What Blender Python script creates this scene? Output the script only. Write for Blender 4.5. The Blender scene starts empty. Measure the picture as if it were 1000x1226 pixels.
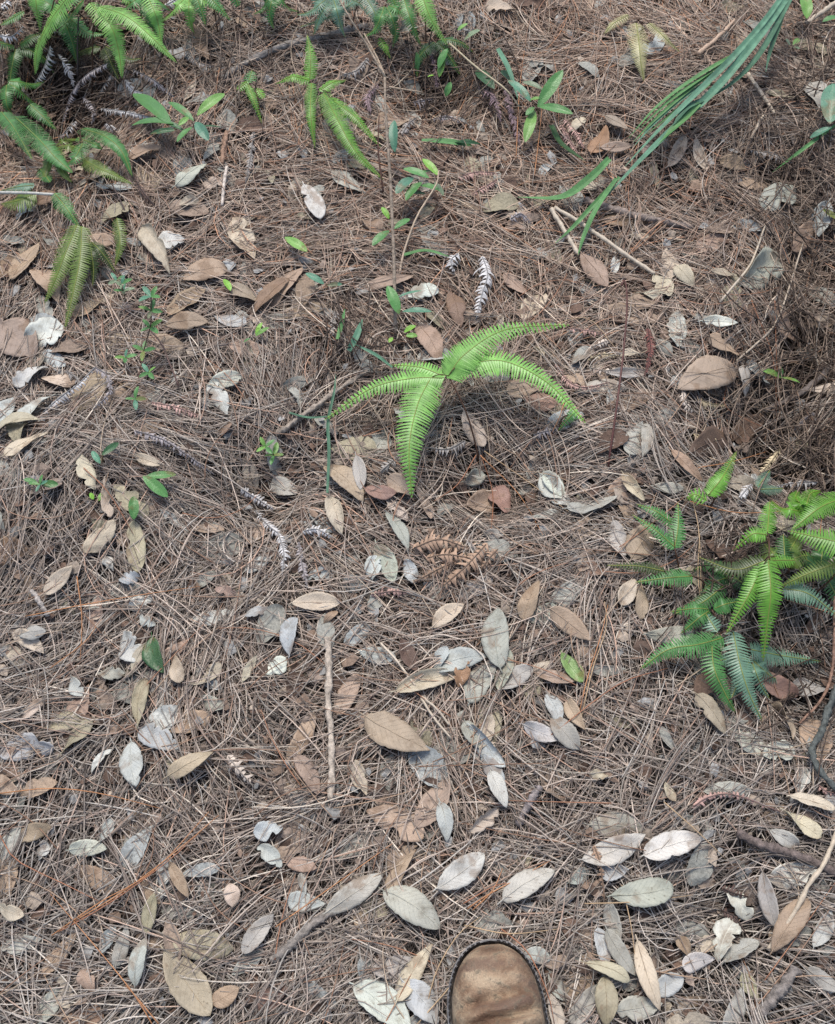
import bpy, math, random
import numpy as np
from mathutils import Vector, Matrix
random.seed(7); rng = np.random.default_rng(7)
scene = bpy.context.scene
C = scene.collection
R = math.radians

# ------------------------------------------------------------ camera, sky, sun, exposure
FPX, PITCH, CAMH = 1303.0, 62.0, 1.35
cam_d = bpy.data.cameras.new('camera'); cam = bpy.data.objects.new('camera', cam_d); C.objects.link(cam)
cam_d.sensor_fit = 'HORIZONTAL'; cam_d.sensor_width = 36; cam_d.lens = 36*FPX/1000
cam_d.clip_start = 0.02; cam_d.clip_end = 200
cam.location = (0, 0, CAMH); cam.rotation_euler = (R(90-PITCH), 0, 0)
scene.camera = cam
SUN_EL, SUN_AZ = 68.0, -12.0
world = bpy.data.worlds.new('World'); scene.world = world; world.use_nodes = True
wt = world.node_tree; sky = wt.nodes.new('ShaderNodeTexSky'); sky.sky_type = 'NISHITA'; sky.sun_disc = False
sky.sun_elevation = R(SUN_EL); sky.sun_rotation = R(SUN_AZ); sky.air_density = 1.0; sky.dust_density = 3.0; sky.ozone_density = 0.6
bg = wt.nodes['Background']; bg.inputs['Strength'].default_value = 0.105
wt.links.new(sky.outputs[0], bg.inputs['Color'])
sd = bpy.data.lights.new('sun', 'SUN'); sd.energy = 1.5; sd.angle = R(17); sd.color = (1.0, 0.95, 0.88)
sun = bpy.data.objects.new('sun', sd); C.objects.link(sun)
_a = R(SUN_AZ); _e = R(SUN_EL)
_dir = Vector((math.sin(_a)*math.cos(_e), math.cos(_a)*math.cos(_e), math.sin(_e)))
sun.rotation_euler = _dir.to_track_quat('Z', 'Y').to_euler(); sun.location = _dir*10
scene.view_settings.view_transform = 'Standard'; scene.view_settings.look = 'None'
scene.view_settings.gamma = 1; scene.view_settings.use_curve_mapping = False
scene.view_settings.exposure = 0.98
scene.cycles.use_denoising = True
scene.cycles.max_bounces = 5; scene.cycles.diffuse_bounces = 3; scene.cycles.transparent_max_bounces = 4

# ------------------------------------------------------------ terrain and projection
HILLS = [  # pixel x, pixel y, radius m, height m
 (110, 560, .13, .035), (30, 640, .12, .02), (620, 560, .07, -.035), (545, 585, .05, -.02), (940, 500, .11, -.07), (1000, 400, .10, -.07), (985, 300, .08, -.05), (930, 200, .06, -.03), (1005, 590, .07, -.045), (30, 60, .10, -.05), (975, 790, .06, -.03), (1000, 250, .1, -.03), (600, 585, .05, -.03), (310, 590, .05, -.025), (480, 500, .05, -.02), (870, 1105, .05, -.02),
 (60, 110, .15, -.085), (250, 20, .2, .03), (800, 90, .25, .03), (830, 200, .10, -.02), (720, 520, .12, .02), (690, 700, .1, .015), (330, 560, .06, -.03),
 (300, 900, .2, .01), (960, 830, .10, -.03), (880, 1090, .06, -.015), (780, 870, .12, .015), (200, 720, .12, .015),
 (400, 400, .08, .015), (425, 380, .05, -.02), (520, 100, .10, -.05), (640, 160, .09, -.02), (1000, 60, .15, -.02), (330, 40, .1, .02)]
_c, _s = math.cos(R(PITCH)), math.sin(R(PITCH))
def ray(px, py):
    u, v = (px-500)/FPX, (613-py)/FPX
    return np.array([u, _c+v*_s, -_s+v*_c])
def flat(px, py, z=0.0):
    d = ray(px, py); t = (z-CAMH)/d[2]; return d[0]*t, d[1]*t
HG = [(*flat(a, b), r, h*1.35) for a, b, r, h in HILLS]
_ph = [(2.1,1.3,.3,.010),(4.7,-3.1,1.2,.006),(7.9,6.3,2.2,.004),(-9.3,11.7,.7,.003),(16,-9,2.9,.0022),(21,24,1.9,.0018)]
def H(x, y):
    x = np.asarray(x, float); y = np.asarray(y, float); z = np.zeros(np.broadcast(x, y).shape)
    for a, b, p, h in _ph: z = z + h*np.sin(a*x+b*y+p)
    for gx, gy, r, h in HG: z = z + h*np.exp(-((x-gx)**2+(y-gy)**2)/(r*r))
    return z
def P(px, py, off=0.0):
    """the point of the litter surface (raised by off metres) seen at a pixel of the 1000x1226 photograph"""
    z = off
    for _ in range(10):
        x, y = flat(px, py, z); z = 0.5*z+0.5*(float(H(x, y))+off)
    x, y = flat(px, py, z)
    return Vector((x, y, z))
def mpp(p):  # metres per pixel at a point
    d = (p.y*_c + (CAMH-p.z)*_s); return d/FPX
def topx(p):
    d = (p.y*_c + (CAMH-p.z)*_s); u = p.x/d; v = (p.y*_s-(CAMH-p.z)*_c)/d
    return 500+u*FPX, 613-v*FPX
def nrm(x, y):
    e = .02
    return Vector((-(H(x+e, y)-H(x-e, y))/(2*e), -(H(x, y+e)-H(x, y-e))/(2*e), 1)).normalized()

# ------------------------------------------------------------ helpers
def tag(o, label=None, cat=None, group=None, kind=None):
    for k, v in (('label', label), ('category', cat), ('group', group), ('kind', kind)):
        if v: o[k] = v
    return o
def empty(name, loc):
    o = bpy.data.objects.new(name, None); C.objects.link(o); o.location = loc; o.empty_display_size = .02
    return o
def mesh(name, vs, fs, mat, uv=None, smooth=True):
    me = bpy.data.meshes.new(name); me.from_pydata([tuple(v) for v in vs], [], fs)
    if uv is not None:
        l = me.uv_layers.new(name='uv'); idx = np.empty(len(me.loops), int); me.loops.foreach_get('vertex_index', idx)
        l.data.foreach_set('uv', np.asarray(uv, float)[idx].ravel())
    if smooth: me.polygons.foreach_set('use_smooth', [True]*len(me.polygons))
    me.materials.append(mat); me.update()
    return me
def obj(name, me, parent=None, color=None, loc=None):
    o = bpy.data.objects.new(name, me); C.objects.link(o)
    if parent: o.parent = parent
    if loc is not None: o.location = loc
    if color: o.color = (*color, 1)
    return o
class MB:
    def __init__(s): s.v = []; s.f = []; s.uv = []
    def add(s, vs, fs, uv=None):
        n = len(s.v); s.v += [Vector(v) for v in vs]; s.f += [tuple(i+n for i in f) for f in fs]
        s.uv += list(uv) if uv is not None else [(0, 0)]*len(vs)
    def tube(s, pts, rad, sides=6, rough=0.0, seed=0):
        rr = random.Random(seed); n = len(pts); rad = [rad]*n if isinstance(rad, (int, float)) else rad
        vs = []; uv = []; up = None
        for i, p in enumerate(pts):
            t = (pts[min(i+1, n-1)]-pts[max(i-1, 0)]).normalized()
            if up is None: up = Vector((0, 0, 1)) if abs(t.z) < .9 else Vector((1, 0, 0))
            a = t.cross(up).normalized(); b = a.cross(t); up = b
            for k in range(sides):
                an = 2*math.pi*k/sides; q = rad[i]*(1+rough*(rr.random()-.5)*2)
                vs.append(p+a*math.cos(an)*q+b*math.sin(an)*q); uv.append((i/(n-1), k/sides))
        fs = [(i*sides+k, i*sides+(k+1) % sides, (i+1)*sides+(k+1) % sides, (i+1)*sides+k) for i in range(n-1) for k in range(sides)]
        fs += [tuple(range(sides))[::-1], tuple(range((n-1)*sides, n*sides))]
        s.add(vs, fs, uv)
    def build(s, name, mat, parent=None, color=None, origin=None):
        off = Vector(origin) if origin is not None else Vector((0, 0, 0))
        return obj(name, mesh(name, [v-off for v in s.v], s.f, mat, s.uv), parent, color)
def spline(pts, n):
    """Catmull-Rom through the points, n samples"""
    pts = [Vector(p) for p in pts]
    if len(pts) == 2: return [pts[0].lerp(pts[1], i/(n-1)) for i in range(n)]
    q = [pts[0]*2-pts[1]]+pts+[pts[-1]*2-pts[-2]]; m = len(pts)-1; out = []
    for i in range(n):
        f = i/(n-1)*m; k = min(int(f), m-1); t = f-k; a, b, c, d = q[k:k+4]
        out.append(.5*((2*b)+(-a+c)*t+(2*a-5*b+4*c-d)*t*t+(-a+3*b-3*c+d)*t**3))
    return out

# ------------------------------------------------------------ materials
def newmat(name, rough=.7, spec=.3):
    m = bpy.data.materials.new(name); m.use_nodes = True; nt = m.node_tree
    b = nt.nodes['Principled BSDF']; b.inputs['Roughness'].default_value = rough; b.inputs['Specular IOR Level'].default_value = spec
    return m, nt, b
def N(nt, t, **kw):
    n = nt.nodes.new('ShaderNode'+t)
    for k, v in kw.items():
        if k.startswith('i_'): n.inputs[k[2:].replace('_', ' ')].default_value = v
        else: setattr(n, k, v)
    return n
def ramp(nt, fac, stops):
    r = nt.nodes.new('ShaderNodeValToRGB'); e = r.color_ramp.elements
    while len(e) < len(stops): e.new(.5)
    for k, (p, c) in enumerate(stops): e[k].position = p; e[k].color = (*c, 1) if len(c) == 3 else c
    nt.links.new(fac, r.inputs[0]); return r
def mix(nt, fac, a, b, mode='MIX'):
    n = nt.nodes.new('ShaderNodeMix'); n.data_type = 'RGBA'; n.blend_type = mode
    for sock, v in ((n.inputs[0], fac), (n.inputs[6], a), (n.inputs[7], b)):
        if isinstance(v, bpy.types.NodeSocket): nt.links.new(v, sock)
        else: sock.default_value = v if isinstance(v, float) else (*v, 1)
    return n.outputs[2]
def math_(nt, op, a, b=None, c=None):
    n = nt.nodes.new('ShaderNodeMath'); n.operation = op
    for i, v in enumerate((a, b, c)):
        if v is None: continue
        if isinstance(v, bpy.types.NodeSocket): nt.links.new(v, n.inputs[i])
        else: n.inputs[i].default_value = v
    return n.outputs[0]
def bump(nt, b, h, dist, strength=1.0):
    n = nt.nodes.new('ShaderNodeBump'); n.inputs['Distance'].default_value = dist; n.inputs['Strength'].default_value = strength
    nt.links.new(h, n.inputs['Height']); nt.links.new(n.outputs[0], b.inputs['Normal'])
def noise(nt, vec, scale, detail=3., rough=.6, dims='3D'):
    n = nt.nodes.new('ShaderNodeTexNoise'); n.inputs['Scale'].default_value = scale; n.inputs['Detail'].default_value = detail
    n.inputs['Roughness'].default_value = rough
    if vec is not None: nt.links.new(vec, n.inputs['Vector'])
    return n.outputs['Fac']
def jitter_vec(nt):
    tc = N(nt, 'TexCoord'); oi = N(nt, 'ObjectInfo'); m = N(nt, 'VectorMath', operation='MULTIPLY_ADD')
    cmb = N(nt, 'CombineXYZ')
    nt.links.new(oi.outputs['Random'], cmb.inputs[0]); nt.links.new(oi.outputs['Random'], cmb.inputs[2])
    nt.links.new(cmb.outputs[0], m.inputs[0]); m.inputs[1].default_value = (37, 19, 53)
    nt.links.new(tc.outputs['Object'], m.inputs[2])
    return m.outputs[0], oi, tc
def leaf_material(name, rough, spec, vein, blot, green=False):
    m, nt, b = newmat(name, rough, spec)
    vec, oi, tc = jitter_vec(nt)
    uv = N(nt, 'SeparateXYZ'); nt.links.new(tc.outputs['UV'], uv.inputs[0])
    U, V = uv.outputs[0], uv.outputs[1]
    aV = math_(nt, 'ABSOLUTE', math_(nt, 'SUBTRACT', V, .5))
    mid = math_(nt, 'LESS_THAN', aV, .022)
    # lateral veins: thin lines slanting from the midrib towards the tip
    ph = math_(nt, 'FRACT', math_(nt, 'SUBTRACT', math_(nt, 'MULTIPLY', U, 11.0), math_(nt, 'MULTIPLY', aV, 5.0)))
    line = math_(nt, 'LESS_THAN', math_(nt, 'ABSOLUTE', math_(nt, 'SUBTRACT', ph, .5)), .07)
    n1 = noise(nt, vec, 60, 5, .65); n2 = noise(nt, vec, 320, 3, .6); n3 = noise(nt, vec, 22, 3, .5)
    base = oi.outputs['Color']
    dark = mix(nt, 1.0, base, (.42, .36, .30) if not green else (.6, .55, .4), 'MULTIPLY')
    lite = mix(nt, 1.0, base, (1.28, 1.25, 1.2), 'MULTIPLY')
    r1 = ramp(nt, n1, [(.50, (0, 0, 0)), (.72, (1, 1, 1))]); r3 = ramp(nt, n3, [(.42, (0, 0, 0)), (.62, (1, 1, 1))])
    c = mix(nt, math_(nt, 'MULTIPLY', r1.outputs[0], blot), base, dark)
    c = mix(nt, math_(nt, 'MULTIPLY', r3.outputs[0], .5), c, lite)
    sp = N(nt, 'TexVoronoi', i_Scale=130.0); nt.links.new(vec, sp.inputs['Vector'])
    spots = ramp(nt, sp.outputs['Distance'], [(.10, (1, 1, 1)), (.2, (0, 0, 0))])
    msk = math_(nt, 'MULTIPLY', spots.outputs[0], math_(nt, 'GREATER_THAN', n3, .56))
    c = mix(nt, math_(nt, 'MULTIPLY', msk, .55), c, dark)
    c = mix(nt, math_(nt, 'MULTIPLY', line, vein), c, lite if green else dark)
    n5 = noise(nt, vec, 13, 4, .7); c = mix(nt, math_(nt, 'MULTIPLY', ramp(nt, n5, [(.56, (0, 0, 0)), (.62, (1, 1, 1))]).outputs[0], .55), c, (.17, .105, .06) if not green else (.16, .085, .03))
    c = mix(nt, math_(nt, 'MULTIPLY', mid, .5), c, lite)
    c = mix(nt, .35, c, mix(nt, n2, (.55, .55, .55), (1.35, 1.35, 1.35)), 'MULTIPLY')
    nt.links.new(c, b.inputs['Base Color'])
    hgt = math_(nt, 'ADD', math_(nt, 'MULTIPLY', line, .18), math_(nt, 'ADD', n1, math_(nt, 'MULTIPLY', n2, .5)))
    bump(nt, b, hgt, .0012, .7)
    return m
M = {}
M['dry_leaf'] = leaf_material('dry_leaf', .62, .35, .07, .8)
M['green_leaf'] = leaf_material('green_leaf', .42, .45, .25, .25, True)
def tinted(name, rough, spec, var, scale, bumpd=.0006, transl=0.0):
    m, nt, b = newmat(name, rough, spec); vec, oi, tc = jitter_vec(nt)
    n1 = noise(nt, vec, scale, 4, .6)
    c = mix(nt, 1.0, oi.outputs['Color'], ramp(nt, n1, [(.3, (1-var,)*3), (.7, (1+var,)*3)]).outputs[0], 'MULTIPLY')
    nt.links.new(c, b.inputs['Base Color'])
    if bumpd: bump(nt, b, n1, bumpd)
    if transl:
        tr = N(nt, 'BsdfTranslucent'); ms = N(nt, 'MixShader'); ms.inputs[0].default_value = transl
        nt.links.new(c, tr.inputs[0]); nt.links.new(b.outputs[0], ms.inputs[1]); nt.links.new(tr.outputs[0], ms.inputs[2])
        nt.links.new(ms.outputs[0], nt.nodes['Material Output'].inputs[0])
    return m
M['frond'] = tinted('fresh_frond', .38, .5, .30, 60, .0003, .25)
M['dead_frond'] = tinted('dead_frond', .7, .3, .45, 90, .0004)
M['bark'] = tinted('bark', .85, .2, .5, 160, .0025)
M['stem'] = tinted('plant_stem', .5, .35, .2, 200, .0003)
M['needle_one'] = tinted('pine_needle', .5, .35, .22, 50, 0)
M['grass'] = tinted('grass_blade', .6, .3, .28, 60, .0003, .15)
_m = M['grass']; _nt = _m.node_tree; _b = _nt.nodes['Principled BSDF']; _src = _b.inputs['Base Color'].links[0].from_socket
_tc = N(_nt, 'TexCoord'); _mp = N(_nt, 'Mapping'); _mp.inputs['Scale'].default_value = (.6, 26, 1); _nt.links.new(_tc.outputs['UV'], _mp.inputs[0])
_n = noise(_nt, _mp.outputs[0], 3, 3, .6); _nt.links.new(mix(_nt, .8, _src, ramp(_nt, _n, [(.3, (.6,)*3), (.7, (1.35,)*3)]).outputs[0], 'MULTIPLY'), _b.inputs['Base Color'])
m, nt, b = newmat('needle_litter', .55, .3)
at = N(nt, 'Attribute', attribute_name='tint'); tc = N(nt, 'TexCoord')
n1 = noise(nt, tc.outputs['Object'], 400, 2, .5)
nt.links.new(mix(nt, .5, at.outputs['Color'], ramp(nt, n1, [(.3, (.6,)*3), (.7, (1.4,)*3)]).outputs[0], 'MULTIPLY'), b.inputs['Base Color'])
M['litter'] = m
m, nt, b = newmat('crumbs', .75, .2)
at = N(nt, 'Attribute', attribute_name='tint'); tc = N(nt, 'TexCoord')
n1 = noise(nt, tc.outputs['Object'], 260, 4, .6)
nt.links.new(mix(nt, .7, at.outputs['Color'], ramp(nt, n1, [(.3, (.5,)*3), (.7, (1.4,)*3)]).outputs[0], 'MULTIPLY'), b.inputs['Base Color'])
bump(nt, b, n1, .001); M['crumb'] = m
m, nt, b = newmat('soil', .95, .1)
tc = N(nt, 'TexCoord'); n1 = noise(nt, tc.outputs['Object'], 45, 8, .7); n2 = noise(nt, tc.outputs['Object'], 5, 4, .6)
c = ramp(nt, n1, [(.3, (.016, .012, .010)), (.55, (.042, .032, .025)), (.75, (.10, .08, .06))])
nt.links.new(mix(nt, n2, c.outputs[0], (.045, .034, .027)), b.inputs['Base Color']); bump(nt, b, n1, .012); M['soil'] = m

# ------------------------------------------------------------ ground
def axis(lo, hi, fine, far):
    a = list(np.arange(lo, hi, fine)); g = fine; x = hi
    while x < far: a.append(x); g *= 1.5; x += g
    x = lo; g = fine; pre = []
    while x > -far: g *= 1.5; x -= g; pre.append(x)
    return np.array(pre[::-1]+a+[far])
xs = axis(-1.3, 1.3, .02, 30); ys = axis(-.4, 2.6, .02, 30)
X, Y = np.meshgrid(xs, ys); Z = H(X, Y)-.036
nx, ny = len(xs), len(ys)
gv = np.stack([X.ravel(), Y.ravel(), Z.ravel()], 1)
gf = [(j*nx+i, j*nx+i+1, (j+1)*nx+i+1, (j+1)*nx+i) for j in range(ny-1) for i in range(nx-1)]
tag(obj('forest_ground', mesh('forest_ground', gv, gf, M['soil'])), kind='structure')

# ------------------------------------------------------------ needle litter (uncountable)
FLOW = [(60, 600, 60, 120, .9), (150, 620, -50, 90, .7), (230, 540, -20, 120, .5), (620, 560, -60, 90, .8), (700, 560, 25, 100, .6), (420, 1150, 40, 160, .45), (250, 680, 45, 110, .45),
        (860, 330, 60, 120, .3), (960, 500, 35, 120, .5), (60, 230, 70, 80, .7), (740, 560, -25, 110, .4), (120, 1060, 40, 160, .3), (740, 250, -15, 140, .35), (980, 330, -20, 120, .4), (760, 900, 60, 120, .3)]
FL = []
for a, b_, ang, r, s in FLOW:
    p = P(a, b_); q = P(a+20*math.cos(R(ang)), b_-20*math.sin(R(ang))); FL.append((p.x, p.y, math.atan2(q.y-p.y, q.x-p.x), r*mpp(p), s))
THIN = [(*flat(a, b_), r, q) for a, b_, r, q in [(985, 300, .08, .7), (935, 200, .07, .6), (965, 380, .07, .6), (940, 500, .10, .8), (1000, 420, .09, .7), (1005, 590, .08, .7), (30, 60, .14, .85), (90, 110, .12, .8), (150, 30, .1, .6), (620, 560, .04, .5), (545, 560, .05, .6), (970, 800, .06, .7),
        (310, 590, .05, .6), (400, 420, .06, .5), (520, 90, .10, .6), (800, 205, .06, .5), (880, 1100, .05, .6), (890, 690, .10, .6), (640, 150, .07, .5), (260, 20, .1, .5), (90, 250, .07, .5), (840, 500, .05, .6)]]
def sample_xy(n, margin=.16):
    x = np.empty(0); y = np.empty(0)
    while len(x) < n:
        a = rng.uniform(-1.1, 1.1, n*2); b_ = rng.uniform(-.16, 2.15, n*2)
        k = np.abs(a) < .46+.18*b_+margin
        for tx, ty, r, q in THIN: k &= rng.random(len(a)) > q*np.exp(-((a-tx)**2+(b_-ty)**2)/(r*r))
        x = np.append(x, a[k]); y = np.append(y, b_[k])
    return x[:n], y[:n]
def directions(x, y):
    n = len(x); th = rng.uniform(0, math.pi, n)
    base = 1.6*np.sin(3.1*x+1.7*y)+1.9*np.sin(5.3*y-2.2*x+1.)  # slowly turning preference
    k = rng.random(n) < .45; th[k] = base[k]+rng.normal(0, .35, k.sum())
    for fx, fy, a, r, s in FL:
        w = s*np.exp(-((x-fx)**2+(y-fy)**2)/(r*r)); k = rng.random(n) < w; th[k] = a+rng.normal(0, .22, k.sum())
    return th
PAL = np.array([(.25, .178, .130), (.19, .125, .088), (.29, .232, .182), (.31, .222, .16), (.14, .095, .07), (.23, .20, .17), (.33, .16, .08), (.39, .315, .23), (.21, .12, .08)])
def needle_mesh(name, N_, seg, vshape, lay0, lay1, w0, w1, tilt):
    nc = int(N_*.62)                                # half of them lie in bundles
    x, y = sample_xy(N_); th = directions(x, y)
    L = rng.uniform(.05, .19, N_)*np.where(rng.random(N_) < .25, .6, 1)
    curv = rng.normal(0, 1.0, N_)*rng.choice([.25, .6, 1.6], N_, p=[.5, .38, .12])
    lay = rng.uniform(lay0, lay1, N_)
    g = 6; k = nc//g
    for arr, sd_ in ((x, .006), (y, .006), (th, .10), (curv, .25), (lay, .002)):
        a = arr[:k*g].reshape(k, g); a[:] = a[:, :1]+rng.normal(0, sd_, (k, g)); arr[:k*g] = a.ravel()
    col = PAL[rng.choice(len(PAL), N_, p=[.22, .16, .14, .13, .12, .09, .05, .04, .05])]
    yy = np.clip((y-.2)/1.4, 0, 1)[:, None]; patch = .5+.5*np.sin(3.7*x+2.9*y+.6)*np.sin(2.3*x-4.1*y)
    grey = np.clip(.98-yy[:, 0]*.95+(patch-.5)*.5, 0, 1)[:, None]
    lum = col.mean(1, keepdims=True); col = col*(.90-grey*.52)+(lum*np.array([[1.03, 1.015, .95]]))*(.10+grey*.52)
    col = col*np.minimum(rng.lognormal(0, .36, (N_, 1)), 1.7)*(1.12 if vshape else .30)  # lower layer darkened by age and by painted gap shade; upper lightened
    w = rng.uniform(w0, w1, N_)*.5
    s = np.linspace(-.5, .5, seg+1)[None, :]*L[:, None]
    ang = th[:, None]+curv[:, None]*s/L[:, None]*1.3
    dx, dy = np.cos(ang), np.sin(ang); ds = (L/seg)[:, None]
    px = x[:, None]+np.cumsum(dx*ds, 1)-ds*dx-.5*(L*np.cos(th))[:, None]; py = y[:, None]+np.cumsum(dy*ds, 1)-ds*dy-.5*(L*np.sin(th))[:, None]
    tl = rng.normal(0, tilt, N_)[:, None]; arch = rng.normal(0, .05, N_)[:, None]
    pz = H(px, py)+lay[:, None]+tl*s-arch*(s**2)/L[:, None]*2
    pz = np.minimum(pz, H(px, py)+max(.008, lay1+.003)+rng.exponential(.002, N_)[:, None])
    taper = (1-.55*np.linspace(-1, 1, seg+1)**4)[None, :]
    sx, sy = -dy*w[:, None]*taper, dx*w[:, None]*taper
    rings = [np.stack([px+sx, py+sy, pz-.35*w[:, None]], -1), np.stack([px, py, pz+(.6*w[:, None] if vshape else 0)], -1), np.stack([px-sx, py-sy, pz-.35*w[:, None]], -1)]
    if not vshape:
        roll = rng.normal(0, .7, N_)[:, None]*w[:, None]; rings = [rings[0]+np.stack([0*px, 0*px, roll+0*px], -1), rings[2]-np.stack([0*px, 0*px, roll+0*px], -1)]
    K = len(rings); V = np.stack(rings, 2)         # N, seg+1, K, 3
    nv = N_*(seg+1)*K; idx = np.arange(nv).reshape(N_, seg+1, K)
    F = np.stack([idx[:, :-1, :-1], idx[:, 1:, :-1], idx[:, 1:, 1:], idx[:, :-1, 1:]], -1).reshape(-1, 4)
    me = bpy.data.meshes.new(name); me.vertices.add(nv); me.vertices.foreach_set('co', V.reshape(-1).astype(np.float32))
    me.loops.add(F.size); me.loops.foreach_set('vertex_index', F.ravel().astype(np.int32))
    me.polygons.add(len(F)); me.polygons.foreach_set('loop_start', np.arange(0, F.size, 4, dtype=np.int32))
    me.polygons.foreach_set('use_smooth', np.ones(len(F), bool))
    at_ = me.attributes.new('tint', 'FLOAT_COLOR', 'POINT')
    ca = np.ones((nv, 4), np.float32); ca[:, :3] = np.repeat(np.clip(col, 0, 1), (seg+1)*K, 0); at_.data.foreach_set('color', ca.ravel())
    me.materials.append(M['litter']); me.update(calc_edges=True)
    return tag(obj(name, me), kind='stuff')
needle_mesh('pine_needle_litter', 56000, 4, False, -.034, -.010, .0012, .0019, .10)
needle_mesh('pine_needle_litter', 52000, 5, True, -.016, .004, .0010, .0016, .07)
needle_mesh('pine_needle_litter', 5200, 6, True, .003, .012, .0010, .0016, .03)

# crushed leaf crumbs among the needles
def crumbs(n):
    x, y = sample_xy(n); me = bpy.data.meshes.new('leaf_crumbs'); vs = []; fs = []; cs = []
    pal = [(.22, .16, .12), (.30, .25, .20), (.15, .10, .075), (.27, .27, .26), (.12, .08, .06), (.10, .07, .055), (.24, .19, .155)]
    z = H(x, y)
    for i in range(n):
        r = random.choice((.003, .005, .008, .012))*random.uniform(.7, 1.3); k = 6; a0 = random.random()*6.28; el = random.uniform(.4, 1)
        zz = z[i]+random.uniform(-.014, .0015); tx, ty = random.gauss(0, .3), random.gauss(0, .3); c = random.choice(pal); f = random.uniform(.7, 1.25)
        b_ = len(vs); ca, sa = math.cos(a0), math.sin(a0)
        for q in range(k):
            an = q/k*6.283; rr = r*random.uniform(.6, 1.15); u, v = math.cos(an)*rr, math.sin(an)*rr*el
            u, v = u*ca-v*sa, u*sa+v*ca
            vs.append((x[i]+u, y[i]+v, zz+u*tx+v*ty+random.gauss(0, r*.1))); cs.append((c[0]*f, c[1]*f, c[2]*f, 1))
        vs.append((x[i], y[i], zz+r*.22)); cs.append((c[0]*f, c[1]*f, c[2]*f, 1))
        fs += [(b_+q, b_+(q+1) % k, b_+k) for q in range(k)]
    me.from_pydata(vs, [], fs); at_ = me.attributes.new('tint', 'FLOAT_COLOR', 'POINT'); at_.data.foreach_set('color', np.array(cs, np.float32).ravel())
    me.materials.append(M['crumb']); tag(obj('leaf_crumbs', me), kind='stuff')
crumbs(9000)

# ------------------------------------------------------------ fallen leaves
COL = {'tan': (.31, .235, .17), 'pink': (.30, .232, .18), 'cream': (.42, .365, .285), 'grey': (.305, .305, .268), 'blue': (.36, .38, .365), 'white': (.45, .455, .415),
       'brown': (.19, .13, .09), 'red': (.235, .15, .12), 'olive': (.30, .27, .19), 'pale': (.38, .385, .34), 'ochre': (.30, .18, .10), 'dark': (.12, .08, .06)}
WORD = {'tan': 'tan', 'pink': 'pinkish tan', 'cream': 'cream', 'grey': 'grey', 'blue': 'bluish grey', 'white': 'whitish', 'brown': 'brown', 'red': 'reddish brown',
        'olive': 'olive tan', 'pale': 'pale greenish grey', 'ochre': 'orange brown', 'dark': 'dark brown'}
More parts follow.
